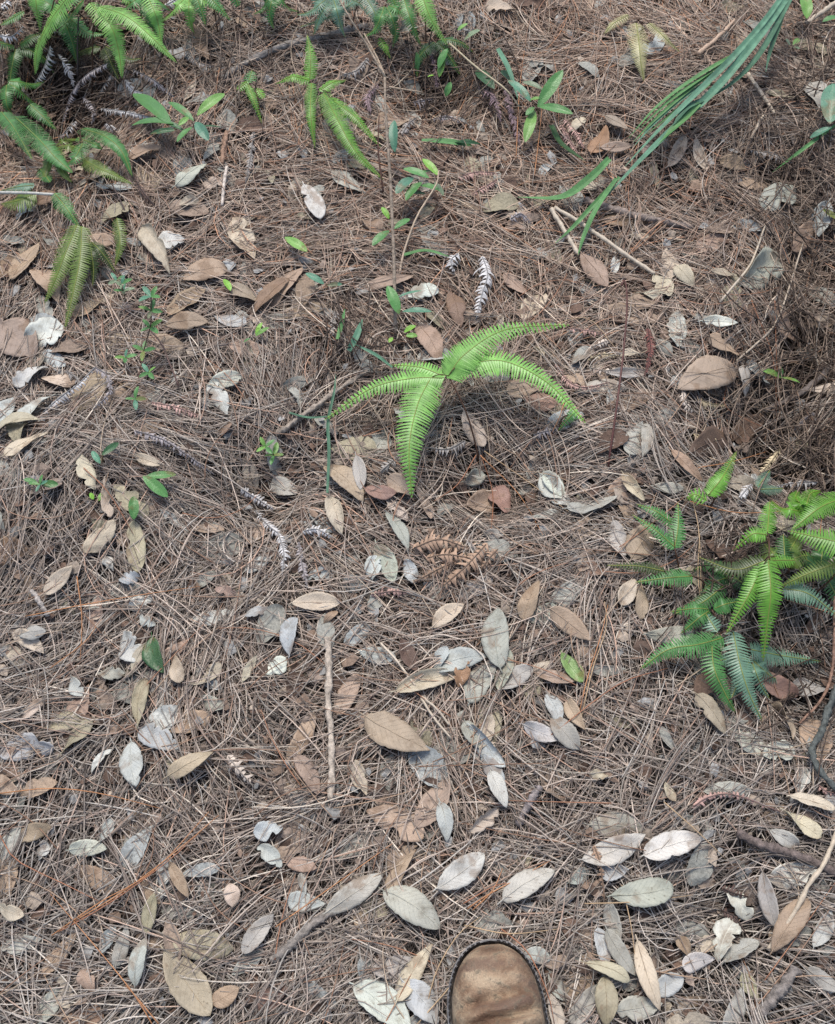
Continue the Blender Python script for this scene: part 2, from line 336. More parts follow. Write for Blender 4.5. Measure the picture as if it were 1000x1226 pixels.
# x y length angle width-ratio colour flags(b buried, t torn, c cupped, r rolled edges, u on top, n no midrib part) | feature
LEAVES = '''229 209 46 35 .42 pale u | lying flat
240 49 44 -65 .26 brown
175 182 38 18 .55 tan
178 214 32 -60 .6 tan b
235 240 30 20 .5 tan b
292 285 50 -62 .42 cream t
186 300 60 -58 .34 cream rt | with a curled-in edge
204 290 34 10 .7 white t
30 312 56 52 .48 tan u
120 288 32 -5 .5 tan
93 204 16 30 .6 cream b
212 63 22 -10 .5 blue t
56 238 28 20 .6 brown
316 262 40 10 .4 brown b
163 235 34 -50 .45 brown b
255 222 30 15 .5 cream bt
374 241 46 -63 .40 white u | standing out pale
446 269 26 -30 .6 tan
600 10 34 -8 .5 cream t
470 148 34 10 .6 tan b
622 265 34 25 .6 pink b
418 218 44 -35 .4 grey bt
444 199 26 -30 .5 tan b
691 150 24 40 .6 cream t
717 166 38 62 .5 ochre u
738 146 32 -30 .38 pink u
738 175 38 4 .36 pink u
810 180 38 62 .38 cream r
840 184 36 -72 .34 cream r
878 197 30 -18 .5 tan
932 235 44 35 .5 grey b
962 282 40 52 .5 tan
987 262 44 -105 .5 blue uc | bright and folded
712 323 52 -52 .42 tan u
711 221 30 15 .4 cream bt
976 115 32 -70 .5 grey
850 289 36 35 .5 tan b
765 282 24 -10 .5 cream bt
740 262 40 5 .5 brown b
54 343 46 -52 .45 tan
3 316 28 60 .6 brown
245 328 50 14 .58 tan
267 317 28 0 .8 blue t
224 361 50 36 .48 tan r | with a rolled edge
224 387 52 4 .44 tan u | with a pointed tip
275 382 38 -12 .5 blue t
292 351 34 -30 .5 pink
18 403 60 -42 .62 pink t
53 399 46 15 .8 white t
37 451 42 28 .5 white t
71 455 36 -10 .5 cream
5 494 38 60 .5 blue
46 490 54 35 .42 white t
20 511 58 18 .42 cream u
31 531 60 28 .42 cream u
112 467 60 52 .4 tan b
190 415 56 0 .42 tan b
150 410 44 -10 .5 tan b
269 456 38 14 .5 white tc
262 477 40 -62 .45 white t
326 354 52 45 .36 brown
299 415 44 -10 .42 pink b
163 467 44 -20 .45 tan b
177 551 34 -20 .4 cream u
105 565 42 -68 .42 cream t
129 595 50 -82 .3 cream ut
105 368 38 30 .45 tan
514 412 54 -60 .46 tan u
568 513 50 -60 .46 cream u | beside the thin fern stalk
507 351 34 15 .6 white t
617 339 34 -42 .42 tan
639 368 38 50 .5 cream b
546 371 40 -75 .4 brown
429 566 42 -82 .36 grey u
456 587 38 -8 .52 red u
478 582 32 -40 .6 pink
412 579 56 -42 .36 tan
402 617 44 -72 .38 cream r
340 347 62 50 .38 tan b
360 375 60 14 .36 tan b
466 337 54 14 .34 pink
568 572 24 20 .7 grey c
576 599 32 20 .6 pink c
600 598 30 -70 .6 red
660 582 36 -48 .48 white c
340 585 30 -20 .6 grey b
626 466 36 5 .6 pink
648 480 36 -10 .6 red
801 315 34 98 .5 cream
821 330 30 -48 .5 cream
776 351 26 -4 .5 cream
793 341 30 -50 .6 cream t
866 327 30 165 .4 olive u
912 326 52 32 .42 grey
878 365 60 -25 .42 brown
935 385 50 -55 .45 tan b
862 385 44 -3 .32 white u | oval with an upturned rim
810 393 38 92 .45 white t
867 414 44 -32 .46 tan u
759 377 64 -8 .45 tan b
847 455 72 18 .44 pink u | the widest one
891 457 40 -86 .42 grey u
697 426 26 40 .5 grey
759 427 30 0 .5 cream t
750 446 44 0 .3 grey r
721 467 54 4 .36 grey b
752 484 46 14 .4 brown b
990 461 44 12 .26 cream
762 524 38 68 .45 grey
771 527 36 85 .34 grey
760 546 26 60 .5 grey b
823 558 48 -45 .28 tan
848 535 44 20 .42 dark
759 583 38 -52 .38 cream r
745 580 40 38 .4 tan b
709 601 62 14 .40 grey u | with visible side veins
672 593 26 -55 .5 white
663 580 30 -50 .4 white c
799 583 36 -4 .34 grey
898 511 44 40 .42 brown b
119 642 54 47 .46 cream ut | with a ragged tip
70 694 48 46 .44 cream u | with a rusty tip
163 654 56 -86 .34 olive
10 661 44 10 .7 brown b
250 634 34 0 .4 tan
155 692 24 10 .7 blue t
131 675 18 -60 .6 white t
270 708 24 -15 .5 pink t
309 675 32 30 .5 blue b
309 733 30 15 .4 blue t
116 736 44 84 .36 tan b
39 758 30 10 .6 grey
34 770 40 -34 .42 cream
158 775 38 -60 .7 white t
167 787 36 64 .34 cream
211 775 30 32 .42 tan
212 801 34 -82 .5 cream u
299 800 32 62 .3 cream
330 797 28 40 .7 white t
246 807 40 34 .42 cream
170 840 58 80 .34 olive ur | with one dark upturned edge
41 848 34 42 .4 cream
92 822 24 -60 .6 blue
92 846 54 62 .45 tan b
92 882 50 48 .4 olive
80 868 44 5 .5 olive b
221 865 56 14 .42 tan b
194 824 28 20 .8 grey b
133 806 30 0 .5 grey t
190 886 48 -24 .5 blue t
31 899 60 8 .5 blue t
255 841 30 -20 .5 grey b
160 915 54 -84 .5 blue u | with a dark stain down the middle
177 743 20 -30 .6 blue t
378 722 58 0 .40 cream uc | shaped like a shallow boat
350 762 42 82 .42 blue
396 739 20 40 .4 tan
461 675 46 -66 .42 grey c
490 684 28 -70 .5 blue
476 636 48 -60 .3 grey
449 680 28 80 .6 blue t
592 639 22 0 .5 grey
527 711 30 20 .5 grey b
537 737 48 36 .44 cream u | with a small pale spot
571 705 40 30 .5 white bt
578 816 54 58 .48 grey
602 800 48 80 .45 grey
597 764 72 93 .44 grey u | upright oval with a pointed top
551 794 60 14 .42 blue
530 787 26 70 .6 blue
516 817 86 14 .30 cream ur | long and boat shaped with a torn end
554 807 34 70 .55 ochre ut
490 784 38 -66 .45 dark c
476 878 88 -28 .46 pink u | broad with a notched side
417 831 50 62 .4 pink b
619 812 42 34 .5 grey
646 800 34 30 .5 cream b
665 811 42 -12 .4 pink
566 880 34 -60 .5 grey
584 893 66 -50 .42 blue ur | folded along its middle
582 876 40 70 .4 cream
663 850 38 -68 .45 blue
651 876 46 -20 .42 white
677 878 46 -50 .5 grey
636 719 46 68 .42 tan
650 734 34 30 .6 grey b
684 748 62 -38 .42 tan u | with a pointed lower end
360 882 60 62 .3 tan b
476 610 34 -45 .4 cream bt
452 783 40 -10 .5 blue b
741 644 40 -72 .46 grey
769 648 44 58 .6 tan
700 637 30 10 .6 pink b
704 673 26 50 .6 pink b
752 709 32 64 .5 cream
769 721 36 -88 .36 tan
714 684 32 -20 .6 brown b
802 757 58 3 .34 grey u | half under a fern frond
702 784 30 80 .5 tan b
690 856 38 -58 .42 tan
852 855 60 -54 .38 olive u
929 819 62 -26 .40 red uc | thick and rolled
973 821 44 -4 .6 grey
937 864 44 -58 .4 pink
895 886 50 -30 .55 white bt
932 899 34 20 .6 white t
976 889 52 -84 .5 tan
939 631 34 -10 .5 cream b
912 794 30 10 .5 grey
7 939 34 -30 .5 pink
10 924 28 0 .6 brown b
228 915 62 28 .36 olive u | with a few dark specks
41 996 38 18 .5 tan t
17 1012 32 30 .5 tan b
51 1018 24 70 .7 blue t
105 1017 46 2 .42 pale u
126 995 30 60 .6 blue bt
119 1053 54 -28 .4 tan b
197 1043 34 80 .55 blue b
214 1053 44 -62 .3 tan
180 1094 50 79 .36 olive u
277 1072 26 -80 .7 cream
321 994 32 10 .7 blue t
323 1026 34 -40 .5 blue t
13 1090 34 -24 .5 cream u
146 1131 50 74 .34 grey
168 1152 60 78 .38 blue u
71 1141 64 52 .32 tan b
105 1176 30 -60 .62 tan
243 1131 66 -8 .46 olive
224 1177 96 -55 .44 olive u | the largest near the lower left corner
309 1118 54 52 .44 grey
269 1192 36 30 .6 tan
296 1152 44 40 .4 grey b
20 1131 36 10 .6 grey b
58 1203 50 60 .5 grey b
95 1217 54 -10 .5 brown b
326 1196 44 40 .5 red b
129 1126 34 60 .5 blue b
367 927 50 -60 .42 pink
432 931 40 -72 .42 cream t
590 922 40 -55 .45 blue
597 945 48 -66 .42 white u
517 962 64 56 .44 pink
531 984 44 -80 .4 blue
473 987 68 -26 .48 tan t | torn to a crumbling net of veins
578 983 42 38 .46 cream rt | with a bitten upper rim
551 1043 72 36 .44 pale u | with a round spot near its upper end
633 1060 72 30 .40 pale u | with one round brown mark
424 1070 84 34 .34 grey u | narrow and folded
480 1046 68 58 .26 tan u
493 1089 82 -34 .46 grey u | with parallel side veins
367 1080 42 -6 .5 blue
361 1036 34 -10 .5 tan
364 1058 24 -80 .4 white
446 1091 36 -4 .6 olive b
435 1108 30 -60 .5 tan b
497 1164 82 58 .32 cream u | long with a sharp upper tip
469 1155 46 14 .5 grey
459 1206 90 -38 .46 white u | half pale half tan
520 1184 34 -60 .6 grey
503 1200 60 -50 .55 blue
643 1146 30 -10 .6 blue
665 1150 26 20 .5 pink
735 1014 82 22 .38 white u | with a faded reddish mark
738 990 58 -4 .5 grey
806 1014 74 16 .42 white u | with a torn lower edge
769 1067 76 8 .44 grey u
736 1044 32 10 .6 blue
718 927 20 -10 .6 cream t
803 948 24 -60 .5 cream
873 948 54 0 .3 pale b
973 961 58 -16 .36 cream u
961 986 56 -36 .42 cream u
939 1004 36 -30 .5 grey
950 1046 54 14 .5 white t
922 1078 70 -76 .34 grey u
946 1108 78 56 .38 tan u
883 1082 44 -55 .5 white t
872 1126 50 64 .5 white t
888 1140 44 30 .5 grey
837 1153 40 14 .48 white u
721 1136 46 -78 .42 blue
744 1140 66 -58 .34 grey u
777 1168 90 -72 .28 cream u
728 1164 58 -22 .34 cream u | with an orange patch
725 1199 60 -88 .5 olive u | with dark blotches
700 1206 56 62 .42 grey
766 1206 50 10 .5 grey
801 1180 36 30 .6 blue
819 1136 30 -60 .5 tan
736 1104 46 -75 .45 grey
898 1182 34 -60 .5 olive c
878 1208 50 70 .4 grey
985 1112 44 64 .4 pale
990 1174 50 -30 .4 grey
664 1214 46 -75 .4 cream
668 1180 36 -60 .5 grey b
845 1056 22 0 .5 pink b
693 1050 26 30 .6 blue b
545 1215 1 0 .5 grey b'''
LAND = [('boot toe', 590, 1165), ('bright green central fern', 545, 455), ('glossy fern clump at right', 890, 680), ('bare upright twig', 466, 200), ('pale peeled stick', 395, 860),
        ('dark green fallen leaf', 189, 784), ('striped curled fern at left', 100, 462), ('bushy green seedling at left', 180, 370), ('paired green leaves at left', 185, 585),
        ('long bent grass blades', 790, 140), ('fern patch in upper left corner', 90, 80), ('yellow withered fern', 768, 55), ('rusty dead fern', 560, 668), ('silvery curled fern', 577, 345),
        ('thin dark upright stalk', 738, 480), ('green and brown fallen leaf', 686, 799), ('dark bark stick at right', 940, 1020), ('broken bark piece at lower right', 928, 1192),
        ('cream boat shaped leaf', 378, 722), ('blackened fern curl', 880, 1080), ('mossy stick at lower left', 365, 1115), ('olive fern fronds at left', 80, 320), ('bluish fern fronds at right', 870, 800),
        ('green sprout of broad leaves', 650, 125), ('pair of straw sticks', 730, 290), ('largest olive leaf at lower left', 224, 1177), ('white patchy leaf at far left', 53, 399), ('blue grey curved branch', 982, 900)]
def dirword(dx, dy):
    ax, ay = abs(dx), abs(dy); h = 'right' if dx > 0 else 'left'; v = 'below' if dy > 0 else 'above'
    if ax > 2.2*ay: return h+' of'
    if ay > 2.2*ax: return v
    return v+' and '+h+' of'
def tipword(a):
    a = (a+360) % 360; names = ['right', 'upper right', 'up', 'upper left', 'left', 'lower left', 'down', 'lower right']
    return names[int((a+22.5)//45) % 8]
def leaf_mesh(L, wr, flags, rs):
    nu, nv = 20, 8; W = L*wr; a, bq = rs.uniform(.5, .85), rs.uniform(.55, 1.0)
    tm = a/(a+bq); norm = tm**a*(1-tm)**bq
    arch = rs.uniform(-.10, .16)*L; cup = rs.choice((.04, .1, .16, .24, .34)); bend = rs.uniform(-.07, .07)*L; twist = rs.uniform(-.5, .5)/max(L, .02)*.2
    if 'c' in flags: cup = .42; arch = -.05*L
    if 'b' in flags: arch *= .4; cup *= .5
    notches = [(rs.random(), rs.uniform(.02, .08), rs.uniform(.15, .7), rs.choice((-1, 1))) for _ in range(5 if 't' in flags else (1 if rs.random() < .25 else 0))]
    ph = [rs.uniform(0, 6.28) for _ in range(6)]; roll = 1.5 if 'r' in flags else 0
    vs = []; uv = []
    for i in range(nu+1):
        t = i/nu; w = (t**a*(1-t)**bq)/norm*W/2
        w = max(w, L*.008)
        for j in range(nv+1):
            q = j/nv*2-1; side = 1 if q > 0 else -1; ww = w*(1+.03*math.sin(t*38+ph[0]*side)+.02*math.sin(t*71+ph[1]))
            for c0, cw, dp, sd_ in notches:
                if sd_ == side: ww *= 1-dp*math.exp(-((t-c0)/cw)**2)
            yq = q*ww; z = cup*abs(q)**1.3*w*(1 if ('c' in flags or ph[5] > 2.2) else -.6)
            z += arch*(1-(2*t-1)**2)+.035*W*math.sin(t*9+ph[2]+q*2)*abs(q)+.02*W*math.sin(t*17+ph[3]+q*3)
            if roll and q > 0: an = q*roll; yq = ww*math.sin(an)/roll; z += ww*(1-math.cos(an))/roll
            x = (t-.5)*L; yq += bend*(1-(2*t-1)**2); z += twist*yq*(t-.5)
            vs.append(Vector((x, yq, z))); uv.append((t, (q+1)/2))
    n = len(vs); vs += [v-Vector((0, 0, .0004)) for v in vs]; uv += uv
    f = []; st = nv+1
    for i in range(nu):
        for j in range(nv):
            q = (i*st+j, (i+1)*st+j, (i+1)*st+j+1, i*st+j+1); f += [q[::-1], tuple(k+n for k in q)]
    for i in range(nu):
        f += [(i*st, (i+1)*st, (i+1)*st+n, i*st+n), (i*st+nv, i*st+nv+n, (i+1)*st+nv+n, (i+1)*st+nv)]
    for j in range(nv): f += [(j, j+n, j+1+n, j+1), (nu*st+j, nu*st+j+1, nu*st+j+1+n, nu*st+j+n)]
    return vs, f, uv, st, nv, W
def frame_at(a, b_, roll=0.0, pitch=0.0):
    ax = (b_-a).normalized(); n = nrm((a.x+b_.x)/2, (a.y+b_.y)/2); side = n.cross(ax).normalized(); n = ax.cross(side)
    n = (n*math.cos(roll)+side*math.sin(roll)).normalized(); side = n.cross(ax).normalized()
    m = Matrix((ax, side, n)).transposed().to_4x4(); m.translation = (a+b_)/2
    return m
leaf_recs = []
def place_leaf(name, x, y, L, ang, wr, color, flags, mat, seed, zoff):
    rs = random.Random(seed); L *= 1.0 if 'u' in flags else 1.12; dx, dy = math.cos(R(ang))*L/2, -math.sin(R(ang))*L/2
    a, b_ = P(x-dx, y-dy, zoff), P(x+dx, y+dy, zoff)
    tilt = .10 if 'b' in flags else .16
    mt = frame_at(a, b_, rs.gauss(0, tilt)*1.4); Lm = (b_-a).length
    vs, f, uv, st, nv, W = leaf_mesh(Lm, wr, flags, rs)
    k = rs.uniform(.88, 1.12); col = tuple(min(.8, c*k*rs.uniform(.96, 1.04)) for c in color)
    o = obj(name, mesh(name, vs, f, mat, uv), None, col); o.matrix_world = mt
    if L > 22 and 't' not in flags and 'n' not in flags:
        mb = MB(); c = [vs[i*st+nv//2]+Vector((0, 0, .0003)) for i in range(0, 20, 2)]
        c = [c[0]+Vector((-Lm*rs.uniform(.05, .12), rs.uniform(-.01, .01)*Lm*4, -.0005))]+c
        r0 = .0009*min(1, Lm/.07)
        mb.tube(c, [r0*(1-.08*i) for i in range(len(c))], 5)
        mb.build('midrib', M['dry_leaf'] if mat is M['dry_leaf'] else M['green_leaf'], o, tuple(min(.8, q*1.1) for q in col))
    return o
recs = []
for ln in LEAVES.split('\n'):
    main, _, feat = ln.partition('|'); t = main.split()
    x, y, L, ang, wr = map(float, t[:5]); flags = t[6] if len(t) > 6 else ''
    if L < 5: continue
    recs.append([x, y, L, ang, wr, t[5], flags, feat.strip()])
def label_all(recs):
    keys = {}
    for i, r in enumerate(recs):
        x, y, L, ang, wr, c, fl, ft = r
        sc = L*(1+.55*(613-y)/1226*1.1); size = 'small' if sc < 34 else ('large' if sc > 62 else 'medium')
        shape = 'torn' if 't' in fl else ('narrow' if wr < .36 else ('broad' if wr > .52 else 'oval'))
        if 'b' in fl: shape = 'half buried'
        near = sorted((math.hypot(x-a, y-b_), n, a, b_) for n, a, b_ in LAND if math.hypot(x-a, y-b_) > 12)[0]
        key = (size, shape, WORD[c], near[1], dirword(x-near[2], y-near[3])); keys.setdefault(key, []).append((near[0], i))
    out = {}
    for k, l in keys.items():
        l.sort(); nm = {1: [''], 2: ['nearer ', 'farther '], 3: ['nearest ', 'middle ', 'farthest ']}.get(len(l), ['nearest ', 'second nearest ', 'third nearest ', 'fourth nearest ', 'fifth nearest ', 'sixth nearest '])
        for j, (d, i) in enumerate(l):
            ft = recs[i][7]; s = f"{nm[j]}{k[0]} {k[1]} {k[2]} dead leaf {k[4]} {k[3]}"
            if ft and len((s+' '+ft).split()) <= 15: s = f"{nm[j]}{k[0]} {k[1]} {k[2]} dead leaf {ft}, {k[4]} {k[3]}"
            elif len(s.split()) <= 12: s += f", tip pointing {tipword(recs[i][3])}"
            if len(s.split()) > 16: s = s.replace(' dead leaf', ' leaf')
            if len(s.split()) > 16: s = s.replace(k[0]+' ', '', 1)
            out[i] = s
    return out
labs = label_all(recs)
def buried(n):
    rs = random.Random(55); V = []; F = []; T = []; pal = [COL[k] for k in ('tan', 'pink', 'cream', 'grey', 'blue', 'grey', 'olive', 'white', 'grey', 'dark')]
    xs_, ys_ = sample_xy(n)
    for x, y in zip(xs_, ys_):
        L = rs.uniform(.03, .07); a = rs.uniform(0, 6.28); d = Vector((math.cos(a), math.sin(a), 0))*L/2; z = rs.uniform(-.014, .002)
        p = [Vector((x, y, 0))-d, Vector((x, y, 0))+d]
        for q in p: q.z = float(H(q.x, q.y))+z
        mt = frame_at(p[0], p[1], rs.gauss(0, .25)); vs, f, uv, st, nv, W = leaf_mesh(L, rs.uniform(.3, .6), 't' if rs.random() < .6 else '', rs)
        b0 = len(V); V += [mt @ v for v in vs[:len(vs)//2]]; h = len(vs)//2
        F += [tuple(i+b0 for i in q) for q in f if max(q) < h]; c = rs.choice(pal); k = rs.uniform(.7, 1.1); T += [(c[0]*k, c[1]*k, c[2]*k, 1)]*h
    me = mesh('buried_leaf_litter', V, F, M['crumb']); at_ = me.attributes.new('tint', 'FLOAT_COLOR', 'POINT'); at_.data.foreach_set('color', np.array(T, np.float32).ravel())
    tag(obj('buried_leaf_litter', me), kind='stuff')
buried(1100)
for i, (x, y, L, ang, wr, c, fl, ft) in enumerate(recs):
    rs = random.Random(900+i)
    z = {True: rs.uniform(-.0025, .0005), False: rs.uniform(.004, .007)}['b' in fl]
    if 'u' in fl: z = rs.uniform(.009, .012)
    o = place_leaf('dead_leaf', x, y, L, ang, wr, COL[c], fl, M['dry_leaf'], 100+i, z)
    tag(o, labs[i], 'dead leaf', 'dead broad leaves scattered over the pine needles')
g = place_leaf('fallen_leaf', 189, 784, 46, -72, .52, (.045, .10, .04), 'u', M['green_leaf'], 5, .009)
tag(g, 'dark green fallen leaf with brown blotches among cream torn leaves', 'fallen leaf')
g = place_leaf('fallen_leaf', 686, 799, 44, -52, .42, (.16, .25, .08), 'u', M['green_leaf'], 6, .009)
tag(g, 'green and brown fallen leaf at the foot of an orange needle', 'fallen leaf')

# ------------------------------------------------------------ ferns
def lay_path(pts):  # (px, py, height)
    return [P(a, b_, h) for a, b_, h in pts]
def frond_mesh(path, hw, spacing, gap, droop, fwd, prof, wild=0.0, curl=0.0, roll=0.0):
    """comb of narrow leaflets either side of a curved midline; hw in metres"""
    L = sum((path[i+1]-path[i]).length for i in range(len(path)-1)); n = max(6, int(L/spacing)); pts = spline(path, n+1)
    mb = MB()
    for i in range(n+1):
        t = i/n; tg = (pts[min(i+1, n)]-pts[max(i-1, 0)]).normalized(); side = tg.cross(Vector((0, 0, 1))).normalized(); up = side.cross(tg).normalized()
        if roll: side, up = side*math.cos(roll)+up*math.sin(roll), up*math.cos(roll)-side*math.sin(roll)
        for sg in (-1, 1):
            ln = hw*prof(t)*random.uniform(.9-wild*.4, 1.06)
            if ln < hw*.03 or (wild > .6 and random.random() < .10): continue
            f = fwd+random.gauss(0, .03+wild*.2); d = (side*sg*math.cos(f)+tg*math.sin(f)).normalized()
            w = spacing*gap*random.uniform(.92, 1.05); dr = droop+random.gauss(0, .05+wild*.3); cl = curl*random.uniform(.6, 1.3)
            vs = []; uv = []
            K = 5; p = pts[i].copy(); ang = -dr*.3
            for k in range(K):
                s = k/(K-1); wk = w*.5*(1.7, 1.12, .95, .72, .2)[k]; dd = d*math.cos(ang)+up*math.sin(ang)
                ridge = up*(w*.16)
                vs += [p-tg*wk, p+ridge, p+tg*wk]; uv += [(s, 0), (s, .5), (s, 1)]
                p = p+dd*ln/(K-1); ang -= (dr+cl*2.2)/(K-1)
            fs = []
            for k in range(K-1):
                a = k*3; fs += [(a, a+3, a+4, a+1), (a+1, a+4, a+5, a+2)]
            mb.add(vs, fs, uv)
    return mb, pts
def p_fresh(t): return max(.0, min(1, .72+t*1.6)*(1-max(0, t-.12)**1.8*1.12)**1.1) if t < .995 else .04
def p_full(t): return max(.03, min(1, .55+t*2.5)*(1-t**3.2)**.8)
GREEN = {'lime': (.20, .43, .095), 'bright': (.12, .30, .035), 'mid': (.07, .21, .055), 'blue': (.13, .24, .16), 'deep': (.035, .11, .025), 'olive': (.12, .19, .035), 'dkolive': (.045, .075, .018), 'yellow': (.40, .38, .19)}
def px_len(hwpx, path): return hwpx*mpp(path[len(path)//2])
def fern(label, base, fork, fronds, stemcol=(.07, .035, .02), group=None, stem_r=.0011, spacing=.0038):
    b0 = P(*base, -.004); root = empty('fern', b0); tag(root, label, 'fern', group)
    top = P(*fork); mid = b0.lerp(top, .55)+Vector((random.uniform(-.01, .01), random.uniform(-.01, .01), .01))
    mb = MB(); mb.tube(spline([b0, mid, top], 8), [stem_r*(1.25-.05*i) for i in range(8)], 6); mb.build('stem', M['stem'], root, stemcol, b0)
    for pts, hw, col in fronds:
        path = lay_path(pts); hm = px_len(hw*1.12, path); c = GREEN[col]; k = random.uniform(.9, 1.1)
        if (path[0]-top).length > .012:  # stalk from the fork to this frond
            m2 = MB(); m2.tube(spline([top, top.lerp(path[0], .5)+Vector((0, 0, .006)), path[0]], 6), stem_r*.6, 5); m2.build('stalk', M['stem'], root, stemcol, b0)
        mb, cl = frond_mesh(path, hm, spacing, .74, .35, .24, p_fresh if len(pts) > 2 else p_full)
        fr = mb.build('frond', M['frond'], root, tuple(q*k for q in c), b0)
        m2 = MB(); n = len(cl); m2.tube([q+Vector((0, 0, .0006)) for q in cl[::max(1, n//14)]]+[cl[-1]], .0006, 4)
        m2.build('rachis', M['stem'], fr, (.22, .24, .06), b0)
    return root
fern('bright green forked fern with spreading comb-like fronds standing in the middle', (576, 560), (537, 450, .07), [
    ([(537, 451, .070), (556, 425, .082), (605, 395, .085), (680, 389, .060)], 22, 'lime'),
    ([(548, 440, .072), (600, 432, .078), (655, 458, .066), (700, 505, .035)], 20, 'lime'),
    ([(530, 453, .070), (495, 453, .080), (445, 465, .066), (390, 502, .035)], 17, 'lime'),
    ([(516, 452, .072), (500, 485, .080), (490, 535, .064), (493, 594, .030)], 24, 'lime'),
    ([(531, 450, .068), (503, 440, .072), (470, 437, .060)], 13, 'lime')], spacing=.0046)
G1 = 'glossy ferns at the right side'
fern('fern with two bright arching glossy fronds over the right edge', (965, 720), (1010, 660, .08), [
    ([(1020, 595, .09), (985, 606, .085), (949, 634, .06)], 17, 'bright'), ([(1030, 655, .09), (990, 646, .085), (945, 636, .07)], 22, 'bright'),
    ([(1010, 672, .06), (970, 686, .05), (935, 702, .035)], 13, 'olive')], group=G1)
fern('fern holding one long bright green frond straight down beside a shorter one', (930, 740), (921, 666, .09), [
    ([(920, 672, .09), (923, 710, .095), (919, 745, .08), (914, 790, .05)], 17, 'bright'), ([(912, 680, .085), (895, 715, .08), (870, 758, .05)], 13, 'bright'),
    ([(925, 671, .085), (953, 671, .07)], 10, 'bright'), ([(917, 640, .07), (900, 640, .07), (880, 658, .05)], 11, 'bright'), ([(919, 637, .07), (922, 600, .06)], 11, 'bright'),
    ([(915, 672, .06), (880, 682, .055), (838, 668, .04)], 15, 'dkolive'), ([(940, 672, .045), (938, 640, .04)], 12, 'deep')], group=G1)
fern('low fern with bluish green shiny fronds below the bright ones', (872, 800), (862, 758, .035), [
    ([(865, 764, .035), (835, 772, .04), (800, 778, .035), (768, 800, .02)], 17, 'mid'), ([(852, 765, .035), (855, 800, .04), (868, 830, .03), (880, 852, .015)], 15, 'mid'),
    ([(878, 757, .04), (886, 795, .045), (897, 830, .035), (912, 862, .015)], 17, 'blue'), ([(900, 778, .03), (935, 785, .035), (982, 792, .02)], 15, 'blue'),
    ([(858, 755, .04), (845, 735, .035)], 12, 'blue')], group=G1)
fern('low fern with one silvery blue frond reaching the right edge', (945, 720), (938, 704, .03), [
    ([(940, 705, .03), (970, 712, .038), (1008, 742, .03)], 15, 'blue'), ([(925, 690, .02), (905, 700, .02)], 9, 'deep')], group=G1)
fern('small fern with three green pinnae fanned toward the upper left', (815, 690), (808, 656, .03), [
    ([(808, 655, .03), (785, 635, .035), (758, 617, .025)], 9, 'mid'), ([(808, 655, .03), (812, 630, .035), (812, 603, .03)], 12, 'mid'), ([(803, 625, .025), (785, 612, .03), (763, 604, .02)], 9, 'mid')], group=G1)
fern('fern frond with white shining edges pointing left below the fanned pinnae', (838, 712), (830, 690, .035), [
    ([(828, 690, .035), (800, 692, .038), (762, 697, .025)], 13, 'mid'), ([(866, 702, .03), (840, 722, .03), (808, 735, .02)], 13, 'deep'), ([(795, 684, .02), (765, 678, .02), (728, 677, .01)], 9, 'dkolive')], group=G1)
fern('small fern with one upright bright pinna and one stub', (846, 615), (848, 592, .03), [
    ([(849, 592, .03), (866, 570, .045), (882, 541, .045)], 12, 'bright'), ([(845, 598, .03), (832, 592, .03), (822, 598, .02)], 11, 'bright')], group=G1)
fern('small pale bluish fern with two short pinnae', (925, 596), (910, 585, .02), [
    ([(908, 582, .02), (922, 563, .03)], 7, 'blue'), ([(910, 586, .02), (938, 585, .02)], 8, 'blue')], group=G1)
G2 = 'green ferns in the upper left corner'
fern('fern with two pale green fronds curving down at the upper left corner', (30, 110), (70, -20, .10), [
    ([(88, -12, .10), (62, 22, .11), (46, 55, .09), (42, 88, .06)], 15, 'lime'), ([(42, -10, .10), (44, 10, .10), (48, 38, .07)], 11, 'lime'), ([(28, 14, .06), (0, 30, .05)], 7, 'mid')], group=G2)
fern('fern with three long fronds hanging from the top edge at left', (110, 120), (112, -6, .12), [
    ([(108, 4, .12), (132, 30, .12), (142, 60, .09), (146, 92, .06)], 14, 'lime'), ([(120, 8, .12), (152, 20, .12), (182, 45, .09), (211, 74, .05)], 14, 'lime'),
    ([(172, -14, .11), (184, 12, .11), (190, 30, .09), (193, 54, .07)], 11, 'lime'), ([(100, 0, .09), (88, 14, .08), (78, 30, .06)], 10, 'mid')], group=G2)
fern('fern with short fronds along the top edge right of the hanging fronds', (262, 45), (250, -14, .06), [
    ([(232, -10, .07), (240, 8, .06), (246, 30, .04)], 9, 'mid'), ([(248, -6, .07), (262, 8, .06), (276, 24, .04)], 9, 'mid'), ([(278, -12, .06), (286, 8, .04)], 8, 'mid'), ([(145, -8, .08), (160, 6, .06)], 8, 'lime')], group=G2)
fern('fern with two light green fronds sloping down from the left edge', (40, 230), (15, 138, .07), [
    ([(2, 134, .07), (18, 155, .07), (38, 190, .04)], 12, 'mid'), ([(18, 140, .075), (45, 165, .075), (66, 188, .05), (86, 206, .03)], 15, 'mid'), ([(36, 125, .05), (50, 138, .05), (67, 155, .03)], 10, 'mid')], group=G2)
fern('fern with curved light green tips hanging above an olive frond', (110, 240), (96, 158, .05), [
    ([(98, 154, .05), (125, 163, .055), (145, 180, .045), (158, 210, .02)], 11, 'mid'), ([(99, 172, .045), (90, 188, .045), (76, 199, .03)], 11, 'mid'), ([(98, 190, .03), (122, 203, .035), (158, 220, .02)], 11, 'olive'), ([(93, 165, .045), (112, 172, .04), (122, 178, .03)], 7, 'mid')], group=G2)
